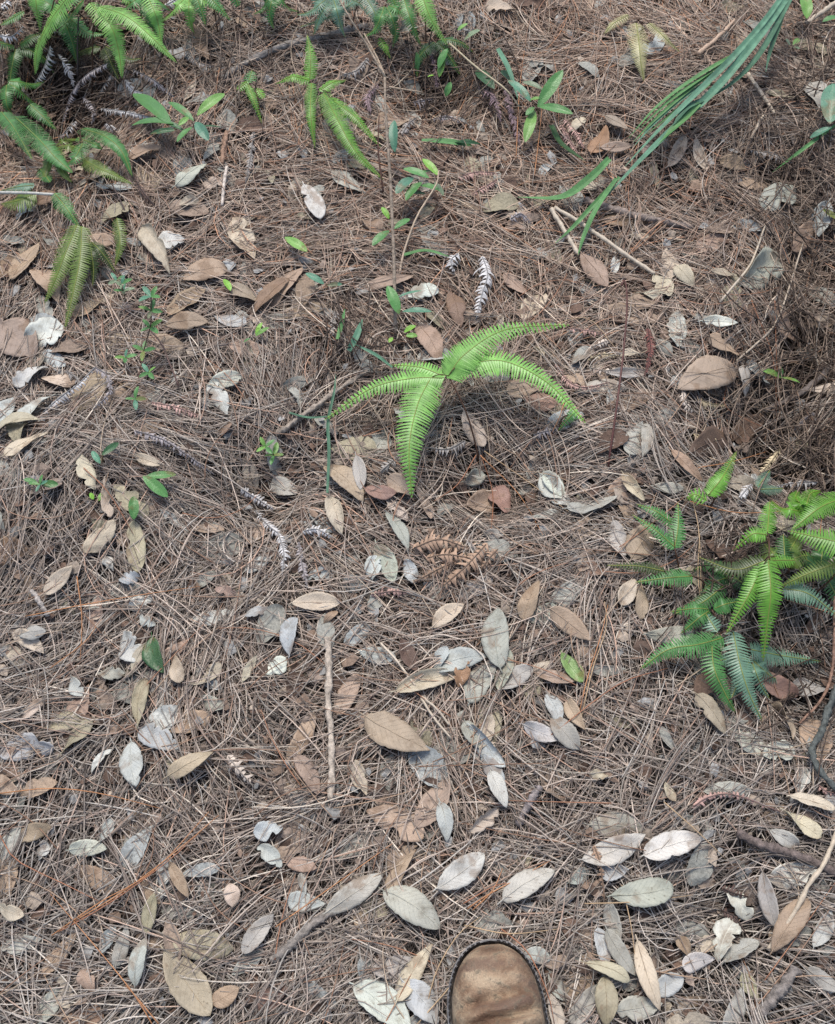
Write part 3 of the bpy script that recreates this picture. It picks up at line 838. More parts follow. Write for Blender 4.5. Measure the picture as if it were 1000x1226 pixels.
fern('olive fern with broad fronds at the far left edge', (30, 262), (36, 226, .03), [
    ([(42, 232, .03), (22, 240, .03), (2, 244, .02)], 17, 'olive'), ([(40, 222, .035), (20, 224, .035), (-4, 230, .02)], 8, 'blue'), ([(48, 202, .02), (60, 218, .02)], 8, 'mid')], group=G2)
fern('yellow green fern with two long fronds hanging down over tan leaves', (100, 280), (97, 268, .035), [
    ([(66, 232, .045), (80, 250, .045), (95, 272, .03)], 11, 'mid'), ([(92, 270, .035), (80, 300, .04), (68, 330, .03), (54, 362, .01)], 16, 'olive'),
    ([(98, 272, .035), (96, 310, .04), (88, 350, .03), (78, 392, .01)], 14, 'olive'), ([(140, 262, .03), (144, 290, .03), (138, 318, .015)], 9, 'olive')], group=G2)
G3 = 'green ferns near the top middle'
fern('forked fern with one long bright frond slanting right behind the bare twig', (388, 150), (386, 108, .04), [
    ([(388, 112, .04), (405, 145, .05), (425, 180, .04), (458, 214, .015)], 13, 'bright'), ([(396, 118, .04), (425, 140, .045), (455, 175, .025)], 9, 'bright'), ([(384, 108, .04), (400, 98, .045), (414, 96, .03)], 8, 'bright')], group=G3)
fern('small forked fern with three narrow fronds left of the long bright one', (372, 130), (371, 96, .035), [
    ([(371, 94, .035), (372, 68, .05), (368, 42, .05)], 9, 'bright'), ([(370, 96, .035), (350, 92, .04), (330, 100, .02)], 9, 'bright'), ([(373, 100, .035), (372, 135, .04), (377, 176, .015)], 8, 'bright')], group=G3)
fern('fern with two green fronds hanging at the top edge right of the twig', (510, 70), (496, -12, .06), [
    ([(503, -12, .08), (515, 20, .075), (536, 54, .04)], 13, 'lime'), ([(484, 0, .06), (492, 24, .06), (504, 54, .03)], 11, 'mid')], group=G3)
fern('pale bluish fern fronds at the top edge left of the twig fork', (420, 40), (440, -8, .05), [
    ([(436, -6, .05), (448, 14, .05), (456, 38, .03)], 11, 'blue'), ([(428, 0, .04), (400, 18, .04), (360, 32, .02)], 8, 'blue'), ([(380, -12, .05), (378, 6, .03)], 9, 'blue'), ([(468, -8, .05), (478, 18, .03)], 9, 'mid')], group=G3)
fern('small yellow green fern sprig left of the forked ferns', (312, 150), (298, 100, .03), [
    ([(297, 102, .03), (304, 120, .03), (314, 148, .01)], 6, 'bright'), ([(296, 98, .03), (284, 108, .03)], 7, 'bright'), ([(298, 98, .03), (302, 84, .03)], 8, 'mid'), ([(308, 106, .02), (316, 118, .02)], 6, 'bright')], group=G3)
fern('tiny bright fern sprig under the twig fork', (462, 70), (456, 45, .03), [([(455, 46, .03), (462, 58, .03), (468, 70, .02)], 6, 'bright')], group=G3)
fern('withered yellow fern with drooping pinnae at the top right', (765, 50), (764, 24, .03), [
    ([(762, 28, .035), (765, 50, .04), (767, 72, .03), (771, 96, .01)], 13, 'yellow'), ([(778, 28, .03), (795, 44, .03), (814, 62, .01)], 8, 'yellow'), ([(752, 18, .02), (735, 28, .02), (724, 40, .01)], 7, 'yellow')])
fern('short green frond tip showing beneath the central fern right frond', (668, 520), (684, 496, .012), [([(690, 492, .015), (680, 502, .014), (668, 516, .008)], 7, 'mid')])

def bush_fern(label, base, h, angs, Lp, hw, col, group):
    """a fern whose pinnae leave one fork in the given picture directions"""
    fx, fy = base[0]+random.uniform(-4, 4), base[1]-h*500; fr = []
    for a in angs:
        L = Lp*random.uniform(.8, 1.15); c, s_ = math.cos(R(a)), -math.sin(R(a)); b = random.uniform(-.18, .18)
        fr.append(([(fx+c*4, fy+s_*4, h), (fx+c*L*.35-s_*L*b*.6, fy+s_*L*.35+c*L*b*.6, h*1.15+.005), (fx+c*L*.7-s_*L*b, fy+s_*L*.7+c*L*b+3, h*.9), (fx+c*L, fy+s_*L+7, max(.004, h*.45))], hw, col))
    return fern(label, base, (fx, fy, h), fr, group=group)
for a in [('deep green fern low under the hanging fronds in the upper left corner', (18, 70), .03, (20, -30, -100, 170), 48, 10, 'deep', G2),
          ('mid green fern fanned behind the upper left corner fronds', (70, 40), .05, (-20, 60, -70, 140, -130), 52, 12, 'mid', G2),
          ('olive fern low in the hollow between the corner fronds', (120, 70), .03, (-10, -60, 200), 44, 9, 'dkolive', G2),
          ('bright fern at the top edge between the long hanging fronds', (170, 25), .06, (-20, -75, -140, 30), 46, 11, 'mid', G2),
          ('green fern at the top edge above the brown leaf', (226, 20), .05, (-15, -80, -150), 42, 10, 'lime', G2),
          ('deep green fern at the left edge above the sloping fronds', (6, 118), .04, (10, -30, -75), 44, 10, 'mid', G2),
          ('green fern fan below the two sloping light green fronds', (62, 190), .03, (-15, -60, -110, 25), 36, 9, 'olive', G2),
          ('olive fern low beside the yellow green hanging fronds', (110, 300), .025, (-45, -85, -130), 44, 9, 'dkolive', G2),
          ('bluish fern fan at the top edge above the twig fork', (400, 20), .05, (-20, -70, -120, -160), 44, 10, 'blue', G3),
          ('mid green fern at the top edge right of the twig fork', (462, 30), .05, (-30, -80, -130), 44, 10, 'mid', G3),
          ('dark green fern low under the green fronds at the top edge', (520, 60), .025, (-10, -50, -120), 40, 9, 'deep', G3),
          ('green fern cut by the top edge left of the bluish fan', (330, 10), .04, (-30, -90, -140), 36, 9, 'mid', G3),
          ('deep green fern low in the middle of the right clump', (880, 700), .02, (15, 165, -30, -150), 54, 12, 'deep', G1),
          ('olive fern behind the long bright frond in the right clump', (935, 690), .03, (10, 60, 120, 170), 52, 13, 'olive', G1),
          ('dark fern under the right edge fronds', (985, 690), .02, (-10, 160, -60, 90), 52, 12, 'deep', G1),
          ('bluish fern fan low beneath the long bright frond', (895, 800), .02, (-20, -60, -120, 175), 52, 12, 'blue', G1),
          ('green fern fan left of the long bright frond', (850, 745), .03, (175, -150, 20), 46, 11, 'mid', G1),
          ('bright fern behind the two arching right edge fronds', (960, 640), .05, (100, 60, 150), 44, 12, 'bright', G1)]:
    bush_fern(*a)

# ------------------------------------------------------------ dead curled fern fronds
DC = {'silver': (.50, .49, .48), 'lilac': (.33, .30, .30), 'grey': (.28, .26, .24), 'rust': (.31, .21, .145), 'pink': (.42, .27, .23), 'straw': (.48, .40, .26), 'dark': (.10, .065, .055), 'purple': (.24, .17, .18), 'red': (.16, .065, .055), 'cream': (.52, .45, .38)}
DEAD = [
 ('silver', 7, [(70, 66, .04), (82, 84, .045), (88, 104, .03)], 'pale striped curl hanging between the upper left ferns'),
 ('silver', 8, [(60, 56, .05), (54, 78, .04), (40, 104, .015)], 'broad silvery curl below the pale corner frond'),
 ('lilac', 7, [(128, 76, .03), (104, 90, .04), (86, 112, .03), (74, 150, .01)], 'long S-shaped striped frond in the dark hollow at upper left'),
 ('silver', 6, [(122, 130, .02), (150, 134, .03), (186, 142, .02)], 'straight striped frond left of the broad-leaved sprout'),
 ('lilac', 5, [(160, 84, .01), (184, 96, .015), (208, 116, .005)], 'faint lilac frond below the long hanging fern fronds'),
 ('grey', 6, [(134, 88, .015), (126, 100, .018), (116, 118, .005)], 'short grey curl in the hollow at upper left'),
 ('dark', 5, [(156, 204, .01), (170, 228, .015), (190, 252, .005)], 'dark thin frond trailing down beside tan leaves'),
 ('silver', 6, [(90, 146, .02), (80, 158, .02), (70, 164, .01)], 'small silver curl below the S-shaped frond'),
 ('silver', 6, [(128, 148, .02), (140, 156, .02)], 'tiny white curl above the hanging fern tips'),
 ('grey', 7, [(304, 158, .008), (300, 188, .012), (294, 220, .004)], 'pale grey frond lying upright beside two bare twigs'),
 ('silver', 7, [(52, 494, .008), (72, 476, .018), (94, 460, .028), (114, 440, .030)], 'white striped frond rising to a hook at left'),
 ('lilac', 6, [(114, 440, .030), (128, 450, .028), (131, 470, .018), (112, 490, .008)], 'striped frond arc bending down right of the hook'),
 ('grey', 6, [(80, 444, .012), (90, 452, .014), (98, 464, .01)], 'small pale curl tucked above the white striped frond'),
 ('pink', 8, [(182, 482, .008), (212, 488, .012), (244, 500, .006)], 'pinkish fluffy frond lying right of the seedling foot'),
 ('lilac', 7, [(162, 516, .008), (194, 526, .012), (224, 545, .012), (256, 568, .006)], 'long lilac frond slanting down to the right at left centre'),
 ('silver', 14, [(578, 308, .014), (584, 328, .020), (578, 350, .016), (570, 382, .006)], 'thick silvery curled frond above the central fern'),
 ('silver', 8, [(548, 304, .012), (540, 312, .014), (544, 326, .008)], 'small silver tuft left of the thick silvery frond'),
 ('grey', 8, [(556, 528, .004), (536, 538, .008), (508, 536, .004)], 'dull grey frond beneath the central fern'),
 ('grey', 9, [(480, 545, .004), (466, 556, .008), (455, 566, .004)], 'ragged grey frond left of the central downward frond'),
 ('straw', 7, [(706, 430, .008), (722, 424, .012), (742, 427, .008)], 'straw coloured curl beside the dark upright stalk'),
 ('cream', 6, [(708, 416, .008), (722, 410, .014), (735, 406, .008)], 'cream striped curl above the straw coloured one'),
 ('cream', 6, [(704, 440, .006), (726, 444, .010), (742, 440, .006)], 'cream banded curl under the straw coloured one'),
 ('pink', 6, [(666, 436, .006), (680, 456, .012), (700, 464, .010), (730, 458, .006)], 'pinkish chain-like frond curving under the right fern tip'),
 ('pink', 6, [(680, 393, .008), (704, 396, .012), (730, 400, .006)], 'pinkish frond beyond the tip of the central fern'),
 ('red', 7, [(776, 394, .012), (779, 420, .014), (772, 450, .008)], 'dark red curled frond right of the dark upright stalk'),
 ('straw', 8, [(836, 477, .006), (852, 484, .010), (872, 484, .006)], 'straw coloured frond just below the broad pinkish leaf'),
 ('cream', 6, [(818, 466, .008), (822, 484, .010), (848, 504, .006)], 'cream edged frond curving in the right-hand hollow'),
 ('straw', 7, [(832, 520, .006), (848, 526, .010), (862, 520, .006)], 'short straw frond at the bottom of the right-hand hollow'),
 ('straw', 8, [(934, 538, .015), (924, 552, .018), (910, 568, .010)], 'olive straw curl above the small bluish fern'),
 ('lilac', 5, [(974, 495, .012), (962, 504, .012), (950, 516, .006)], 'lilac frond tip near the right edge'),
 ('silver', 7, [(978, 577, .006), (956, 578, .010), (930, 582, .006)], 'silvery thin frond right of the small bluish fern'),
 ('silver', 8, [(900, 580, .015), (892, 588, .015), (886, 596, .008)], 'small white curl left of the small bluish fern'),
 ('rust', 15, [(496, 656, .012), (526, 646, .020), (560, 656, .016)], 'rusty comb-like frond, the uppermost of the rusty group'),
 ('rust', 17, [(582, 652, .018), (556, 680, .020), (530, 702, .010)], 'rusty broad frond curving to the lower left'),
 ('rust', 15, [(512, 668, .012), (534, 664, .018), (562, 668, .014)], 'dull brown broad frond lying under the comb-like rusty one'),
 ('rust', 9, [(596, 658, .012), (588, 666, .016), (576, 682, .010)], 'orange rusty frond stub at the right of the rusty group'),
 ('rust', 8, [(545, 672, .010), (520, 684, .012), (495, 698, .006)], 'rusty frond between the comb-like and broad ones'),
 ('pink', 7, [(446, 712, .006), (470, 708, .010), (496, 710, .006)], 'dull pink frond left below the rusty group'),
 ('silver', 9, [(334, 640, .008), (340, 662, .012), (338, 690, .006)], 'silvery frond lying upright left of the centre'),
 ('silver', 9, [(290, 586, .008), (306, 596, .012), (328, 610, .006)], 'silvery frond slanting below the small leafy tuft'),
 ('silver', 7, [(364, 636, .008), (380, 634, .012), (398, 644, .006)], 'small silvery frond pointing right'),
 ('lilac', 8, [(358, 650, .006), (362, 676, .010), (368, 704, .005)], 'grey lilac frond lying beside the upright silvery one'),
 ('silver', 9, [(306, 612, .006), (322, 630, .010), (336, 640, .006)], 'silvery frond joining the two silvery ones'),
 ('cream', 10, [(274, 906, .006), (286, 922, .010), (302, 940, .005)], 'pale comb frond above the lower left leaves'),
 ('pink', 6, [(830, 966, .006), (850, 954, .012), (880, 952, .012), (934, 972, .006)], 'pinkish arched frond at the lower right'),
 ('dark', 8, [(866, 1064, .012), (880, 1070, .016), (896, 1074, .010)], 'blackened curl with comb teeth at the lower right'),
 ('dark', 7, [(864, 1090, .010), (880, 1098, .014), (893, 1118, .008)], 'dark brown curl below the blackened one'),
 ('rust', 6, [(712, 1014, .012), (719, 1036, .012), (724, 1078, .006)], 'brown frond crossing the tip of a whitish leaf'),
 ('purple', 7, [(574, 104, .012), (592, 118, .020), (600, 146, .016)], 'purplish curled frond, left branch near the top'),
 ('purple', 7, [(606, 108, .014), (614, 140, .018), (624, 178, .008)], 'purplish curled frond, right branch near the top'),
 ('purple', 6, [(518, 66, .02), (522, 90, .02), (526, 114, .01)], 'dark purplish frond under the top edge fern'),
 ('lilac', 8, [(496, 122, .010), (508, 120, .014), (520, 118, .008)], 'short lilac curl under the purplish frond'),
 ('lilac', 8, [(520, 142, .008), (536, 140, .012), (554, 146, .006)], 'pale lilac frond in the middle of the top hollow'),
 ('grey', 7, [(482, 160, .008), (490, 148, .012), (500, 140, .006)], 'grey curled frond right of the blue green twig leaf'),
 ('pink', 7, [(550, 212, .006), (572, 206, .010), (598, 208, .005)], 'dull pink frond right of the green leaf cluster'),
 ('pink', 6, [(566, 232, .006), (584, 222, .010), (596, 214, .005)], 'dull pink frond under the other, slanting'),
 ('lilac', 6, [(612, 262, .010), (624, 256, .012), (636, 268, .006)], 'lilac curl beside the end of a grass blade'),
 ('pink', 6, [(672, 150, .008), (682, 168, .010), (694, 186, .006)], 'pinkish frond left of the orange brown leaf'),
 ('pink', 6, [(676, 142, .006), (690, 158, .008), (700, 178, .005)], 'pinkish frond nearest the orange brown leaf'),
 ('grey', 8, [(402, 372, .006), (398, 388, .008), (402, 404, .005)], 'brownish frond left of the twig foot'),
 ('grey', 7, [(900, 180, .006), (926, 184, .010), (950, 196, .005)], 'grey frond in the shade at the upper right'),
 ('grey', 7, [(20, 96, .01), (30, 112, .018), (34, 132, .008)], 'grey frond deep in the hollow above the sloping ferns'),
 ('silver', 6, [(150, 96, .015), (160, 108, .02), (176, 112, .01)], 'small striped frond above the straight striped one'),
 ('lilac', 6, [(100, 116, .012), (112, 130, .018), (110, 150, .008)], 'lilac curl right of the S-shaped frond foot'),
 ('grey', 6, [(222, 60, .01), (236, 74, .014), (256, 80, .006)], 'grey frond right of the thin brown leaf near the top edge'),
 ('grey', 7, [(440, 70, .01), (428, 84, .014), (410, 90, .006)], 'grey curled frond under the twig fork'),
 ('purple', 7, [(452, 100, .01), (440, 116, .014), (444, 136, .006)], 'purplish dark curl left of the twig below its fork'),
 ('silver', 7, [(0, 42, .03), (14, 44, .035), (28, 32, .03)], 'silver frond at the left edge of the top corner'),
 ('silver', 7, [(196, 8, .05), (206, 2, .05), (218, -4, .04)], 'silver frond end at the top edge'),
 ('silver', 7, [(2, 8, .04), (10, 0, .04)], 'silver frond scrap in the very corner'),
 ('pink', 6, [(980, 940, .006), (990, 948, .008), (1004, 950, .004)], 'brown frond at the right edge by the curved branch'),
 ('straw', 6, [(640, 415, .004), (650, 420, .006), (662, 424, .004)], 'small straw frond under the right arm of the central fern'),
 ('lilac', 8, [(640, 520, .004), (656, 516, .008), (672, 512, .004)], 'faint lilac frond below the central fern right arm'),
]
for col, hw, pts, lab in DEAD:
    path = lay_path(pts); o0 = path[0]; hm = px_len(hw, path); root = empty('dead_fern_frond', o0); tag(root, lab, 'dead fern frond', 'curled dead fern fronds')
    mb, cl = frond_mesh(path, hm*1.7, .0042 if hw < 10 else .0056, .62, .5, .35, p_full, .9, .75, random.uniform(-.3, .3))
    k = random.uniform(.85, 1.1); c = tuple(q*k for q in DC[col]); mb.build('leaflets', M['dead_frond'], root, c, o0)
    m2 = MB(); n = len(cl); m2.tube([q+Vector((0, 0, .0008)) for q in cl[::max(1, n//12)]]+[cl[-1]], .0009, 5); m2.build('rachis', M['stem'], root, tuple(q*.45 for q in c), o0)

# ------------------------------------------------------------ leafy seedlings
def blade(name, a, b_, wr, col, parent, origin, seed, mat=None, cup=.25):
    rs = random.Random(seed); L = (b_-a).length; ax = (b_-a).normalized()
    up = Vector((0, 0, 1)) if abs(ax.z) < .9 else Vector((0, -1, 0)); side = up.cross(ax).normalized(); n = ax.cross(side); ro = rs.uniform(-.35, .35)
    n2 = (n*math.cos(ro)+side*math.sin(ro)).normalized(); side = n2.cross(ax); vs = []; uv = []; nu, nv = 12, 6; W = L*wr; droop = rs.uniform(.05, .14)*L
    for i in range(nu+1):
        t = i/nu; w = max(L*.012, W/2*(t**.7*(1-t)**.65)/.38*.62*1.0)
        for j in range(nv+1):
            q = j/nv*2-1; vs.append(a+ax*t*L+side*q*w+n2*(abs(q)*w*cup+math.sin(t*math.pi)*droop*.6+.04*w*math.sin(t*14+q*3))-a*0); uv.append((t, (q+1)/2))
    f = [(i*(nv+1)+j, (i+1)*(nv+1)+j, (i+1)*(nv+1)+j+1, i*(nv+1)+j+1) for i in range(nu) for j in range(nv)]
    k = rs.uniform(.85, 1.15)
    return obj(name, mesh(name, [v-origin for v in vs], [q[::-1] for q in f], mat or M['green_leaf'], uv), parent, tuple(q*k for q in col))
LG = {'green': (.07, .19, .055), 'light': (.13, .27, .06), 'teal': (.075, .20, .125), 'lime': (.17, .36, .05), 'sage': (.16, .22, .13), 'dark': (.025, .085, .03)}
def seedling(label, base, tip, leaves, stemcol=(.14, .10, .05), r=.0009, cat='seedling'):
    b0 = P(*base, -.004); root = empty('seedling', b0); tag(root, label, cat); top = P(*tip)
    mb = MB(); mb.tube(spline([b0, b0.lerp(top, .5)+Vector((.003, 0, .004)), top], 7), r, 5); mb.build('stem', M['stem'], root, stemcol, b0)
    for i, (ax, ay, ah, bx, by, bh, wr, c) in enumerate(leaves):
        blade('leaf', P(ax, ay, ah), P(bx, by, bh), wr*1.22, LG[c], root, b0, i*7+int(base[0]))
    return root
seedling('green sprout of long oval leaves beside the upper left ferns', (232, 165), (230, 146, .04), [
    (205, 150, .045, 160, 112, .05, .26, 'green'), (208, 148, .045, 158, 150, .045, .34, 'green'), (212, 155, .04, 180, 160, .04, .26, 'dark'), (220, 156, .04, 196, 145, .045, .3, 'dark'),
    (236, 138, .045, 269, 112, .05, .36, 'light'), (232, 145, .045, 202, 122, .05, .32, 'green'), (234, 146, .045, 250, 168, .045, .45, 'teal'), (230, 152, .045, 212, 170, .04, .5, 'green'), (236, 152, .04, 264, 152, .04, .2, 'dark'), (226, 140, .05, 214, 150, .05, .5, 'light')])
seedling('green sprout with spreading pointed leaves below the grass tips near the top', (645, 150), (641, 124, .05), [
    (644, 128, .055, 674, 84, .06, .36, 'green'), (645, 127, .055, 686, 136, .05, .32, 'green'), (634, 120, .055, 648, 118, .06, .6, 'light'), (636, 122, .055, 608, 96, .06, .34, 'teal'),
    (640, 132, .04, 629, 170, .03, .34, 'light'), (650, 107, .045, 626, 98, .045, .34, 'sage'), (640, 128, .05, 630, 138, .05, .6, 'green'), (616, 100, .02, 600, 84, .02, .4, 'dark'), (592, 106, .02, 570, 84, .015, .4, 'dark')])
seedling('cluster of rounded dark green leaves beside the bare twig', (500, 235), (500, 215, .04), [
    (500, 210, .045, 516, 204, .045, .4, 'green'), (514, 213, .05, 483, 202, .05, .4, 'green'), (495, 212, .045, 474, 232, .045, .5, 'teal'), (505, 218, .045, 486, 240, .04, .5, 'green'), (503, 222, .04, 527, 228, .04, .5, 'green'), (510, 232, .03, 490, 232, .035, .45, 'dark'), (525, 210, .05, 506, 190, .055, .42, 'lime'), (520, 218, .04, 531, 234, .03, .5, 'olive' if 'olive' in LG else 'sage')])
seedling('two notched green leaves at the foot of the bare twig, upper pair', (469, 292), (468, 278, .03), [(466, 276, .035, 446, 294, .03, .5, 'green'), (472, 274, .035, 491, 262, .035, .42, 'green'), (466, 262, .04, 457, 248, .045, .5, 'lime')])
seedling('upright teal leaf with a side leaf at the lower part of the twig', (476, 400), (476, 382, .03), [(478, 376, .035, 464, 342, .055, .46, 'green'), (482, 373, .03, 517, 373, .035, .28, 'teal'), (476, 356, .03, 505, 348, .03, .18, 'teal')])
seedling('small bright green clover-like leaves right of the twig foot', (490, 408), (490, 398, .02), [(484, 398, .02, 498, 390, .025, .7, 'lime'), (486, 402, .02, 500, 402, .02, .6, 'light'), (470, 404, .01, 466, 410, .01, .8, 'lime')])
seedling('single bright green leaf lying left of the bare twig', (344, 288), (346, 286, .02), [(341, 284, .02, 368, 301, .02, .42, 'light')])
seedling('pair of dark teal leaves left of the twig foot', (392, 345), (390, 340, .02), [(388, 340, .02, 366, 327, .025, .42, 'teal'), (392, 342, .02, 410, 340, .02, .36, 'teal')])
def bushy(label, base, nodes, size, cols):
    b0 = P(*base, -.004); root = empty('seedling', b0); tag(root, label, 'seedling')
    pts = [b0]+[P(*n) for n in nodes]; mb = MB(); mb.tube(spline(pts, 12), .0009, 5); mb.build('stem', M['stem'], root, (.10, .06, .04), b0)
    rs = random.Random(int(base[0])); a0 = 0
    for q in pts[1:]:
        for k in range(4):
            an = a0+k*math.pi/2+rs.uniform(-.3, .3); s = size*rs.uniform(.7, 1.15); e = q+Vector((math.cos(an)*s, math.sin(an)*s, s*rs.uniform(.0, .5)))
            blade('leaf', q, e, rs.uniform(.5, .62), LG[rs.choice(cols)], root, b0, rs.randint(0, 999))
        a0 += .8
    return root
bushy('bushy green seedling with whorls of small oval leaves at left', (163, 470), [(172, 420, .03), (180, 392, .06), (181, 372, .085), (181, 355, .10)], .021, ['green', 'light', 'green', 'teal'])
bushy('small grey green seedling tuft left above the bushy one', (150, 362), [(148, 348, .03), (140, 336, .04), (146, 340, .05)], .016, ['green', 'sage', 'teal'])
bushy('low sprig of small oval leaves under the bushy seedling', (165, 492), [(162, 478, .02)], .017, ['green', 'green', 'teal'])
bushy('low sprig with four light leaves between the bushy seedling and its foot', (150, 448), [(150, 428, .02), (178, 446, .02)], .017, ['light', 'green', 'teal'])
bushy('small leafy tuft in the hollow left of the centre', (325, 555), [(328, 545, .015), (318, 535, .02)], .019, ['green', 'green', 'light'])
bushy('thin sprig of three-part leaves in the left lower moss', (52, 590), [(48, 580, .02)], .016, ['green', 'teal'])
seedling('two oval dark green leaves on a creeping stem at left', (50, 580), (44, 578, .015), [(44, 577, .015, 28, 574, .02, .5, 'green'), (50, 579, .015, 70, 580, .015, .6, 'green')])
seedling('pair of large green pointed leaves lying at left centre', (175, 575), (172, 570, .02), [(174, 571, .02, 211, 568, .025, .36, 'green'), (171, 570, .02, 201, 595, .02, .46, 'green')])
seedling('single oval green leaf below the large green pair', (160, 622), (158, 614, .02), [(160, 622, .02, 160, 594, .025, .56, 'green')])
seedling('dark green leaves beside a cream leaf at left', (120, 560), (122, 545, .02), [(120, 555, .02, 110, 540, .02, .5, 'teal'), (122, 545, .02, 142, 530, .02, .4, 'dark'), (112, 598, .01, 108, 590, .012, .8, 'lime'), (118, 600, .01, 122, 590, .012, .6, 'light')])
seedling('bright green leaflet beside a bluish round dead leaf', (272, 346), (272, 343, .012), [(268, 334, .015, 276, 348, .015, .5, 'lime')])
seedling('small bright sprig beside a pinkish leaf at left centre', (303, 410), (304, 405, .015), [(300, 405, .015, 292, 410, .015, .5, 'green'), (306, 402, .015, 322, 392, .02, .4, 'light'), (306, 400, .015, 314, 386, .02, .4, 'lime')])
seedling('small three-lobed bright green sprig in the right-hand hollow', (935, 460), (934, 450, .02), [(936, 452, .02, 912, 443, .025, .3, 'light'), (936, 452, .02, 958, 458, .02, .3, 'light'), (936, 450, .02, 936, 440, .025, .5, 'green')])
seedling('light green broad leaf at the top edge right of the grass', (965, 22), (966, 12, .04), [(966, 22, .04, 962, -8, .05, .6, 'light'), (985, 26, .03, 1004, 20, .03, .5, 'green')])
seedling('pale green sprig below the light leaf at top right', (948, 60), (948, 54, .02), [(946, 54, .02, 941, 46, .02, .5, 'sage'), (950, 54, .02, 957, 46, .02, .5, 'light'), (950, 56, .02, 958, 58, .02, .5, 'sage')])
seedling('teal leaves cut by the right edge in the shade', (990, 180), (992, 150, .04), [(994, 148, .045, 998, 100, .06, .55, 'teal'), (996, 152, .04, 970, 165, .03, .4, 'teal'), (992, 145, .04, 1010, 128, .05, .5, 'dark'), (985, 250, .02, 1002, 262, .02, .5, 'light')])
seedling('upright oval leaf hanging on the bare twig', (471, 190), (472, 182, .045), [(473, 182, .05, 472, 144, .07, .36, 'teal')])
seedling('thin vine with scattered small green leaves near the top middle', (545, 130), (528, 60, .05), [
    (533, 70, .05, 526, 92, .04, .5, 'light'), (500, 84, .03, 499, 62, .05, .4, 'green'), (533, 116, .03, 540, 98, .045, .55, 'green'), (525, 82, .05, 536, 58, .055, .5, 'green'), (556, 48, .05, 575, 36, .055, .55, 'sage'), (560, 28, .05, 548, 36, .05, .5, 'light'), (512, 92, .04, 520, 90, .04, .5, 'lime')])

def shrub(label, x, y, h, r, n, seed):
    """an unseen bushy plant, added past the picture edge to shade the ground inside"""
    rs = random.Random(seed); b0 = Vector((x, y, float(H(x, y))-.03)); root = empty('added_shade_shrub', b0); tag(root, label, 'shrub'); mb = MB(); tips = []
    for k in range(9):
        a = rs.uniform(0, 6.28); e = b0+Vector((math.cos(a)*r*rs.uniform(.3, 1), math.sin(a)*r*rs.uniform(.3, 1), h*rs.uniform(.6, 1.1)))
        pts = spline([b0, b0.lerp(e, .5)+Vector((0, 0, h*.15)), e], 9); mb.tube(pts, [.0035*(1-i*.09) for i in range(9)], 5); tips.append(pts)
    mb.build('branches', M['bark'], root, (.11, .075, .05), b0)
    for k in range(n):
        pts = rs.choice(tips); p = pts[rs.randint(3, 8)]; a = rs.uniform(0, 6.28); L = rs.uniform(.035, .07)
        blade('leaf', p, p+Vector((math.cos(a), math.sin(a), rs.uniform(-.4, .5)))*L, rs.uniform(.35, .5), LG[rs.choice(('dark', 'green', 'teal', 'dark'))], root, b0, k)
q = P(1000, 150); shrub('leafy dark green shrub added past the right edge to shade the hollow', q.x+.20, q.y+.02, .30, .15, 130, 1)  # unseen shrubs added to cast soft shade in from the edges
q = P(1000, 480); shrub('leafy shrub added past the right edge to shade ground above the fern clump', q.x+.18, q.y, .26, .14, 120, 2)
q = P(0, 60); shrub('leafy shrub added past the left edge to shade the corner ferns', q.x-.22, q.y+.08, .28, .15, 110, 3)

# wiry tangle of dead fern stalks over the shaded hollows
def tangle(spots, col, seed):
    rs = random.Random(seed); mb = MB()
    for x, y, r, n in spots:
        for k in range(n):
            px, py = x+rs.gauss(0, r*.5), y+rs.gauss(0, r*.5); a = rs.uniform(0, 3.14); L = rs.uniform(40, 150); cv = rs.gauss(0, .7); h = rs.uniform(.0, .035)
            if px > 1040 or py < -30 or px < -40: continue
            pts = [P(px+math.cos(a+cv*t)*L*t, py-math.sin(a+cv*t)*L*t, max(-.01, h+rs.uniform(-.012, .012)-.03*t*t)) for t in (-.5, -.25, 0, .25, .5)]
            mb.tube(spline(pts, 9), rs.uniform(.0006, .0012), 4)
    tag(mb.build('dead_stalk_tangle', M['bark'], None, col), kind='stuff')
tangle([(970, 420, 90, 60), (985, 540, 60, 40), (980, 260, 80, 40), (40, 60, 80, 45), (120, 110, 60, 25), (960, 800, 60, 25), (530, 90, 60, 30), (880, 690, 70, 40), (980, 120, 80, 30), (420, 400, 40, 20), (300, 30, 70, 20)], (.07, .052, .042), 12)
tangle([(950, 330, 80, 60), (920, 470, 70, 50), (970, 200, 70, 50), (985, 560, 50, 30), (900, 180, 60, 30), (60, 90, 80, 40), (250, 60, 70, 25), (560, 110, 60, 25), (960, 60, 60, 25)], (.20, .155, .12), 13)

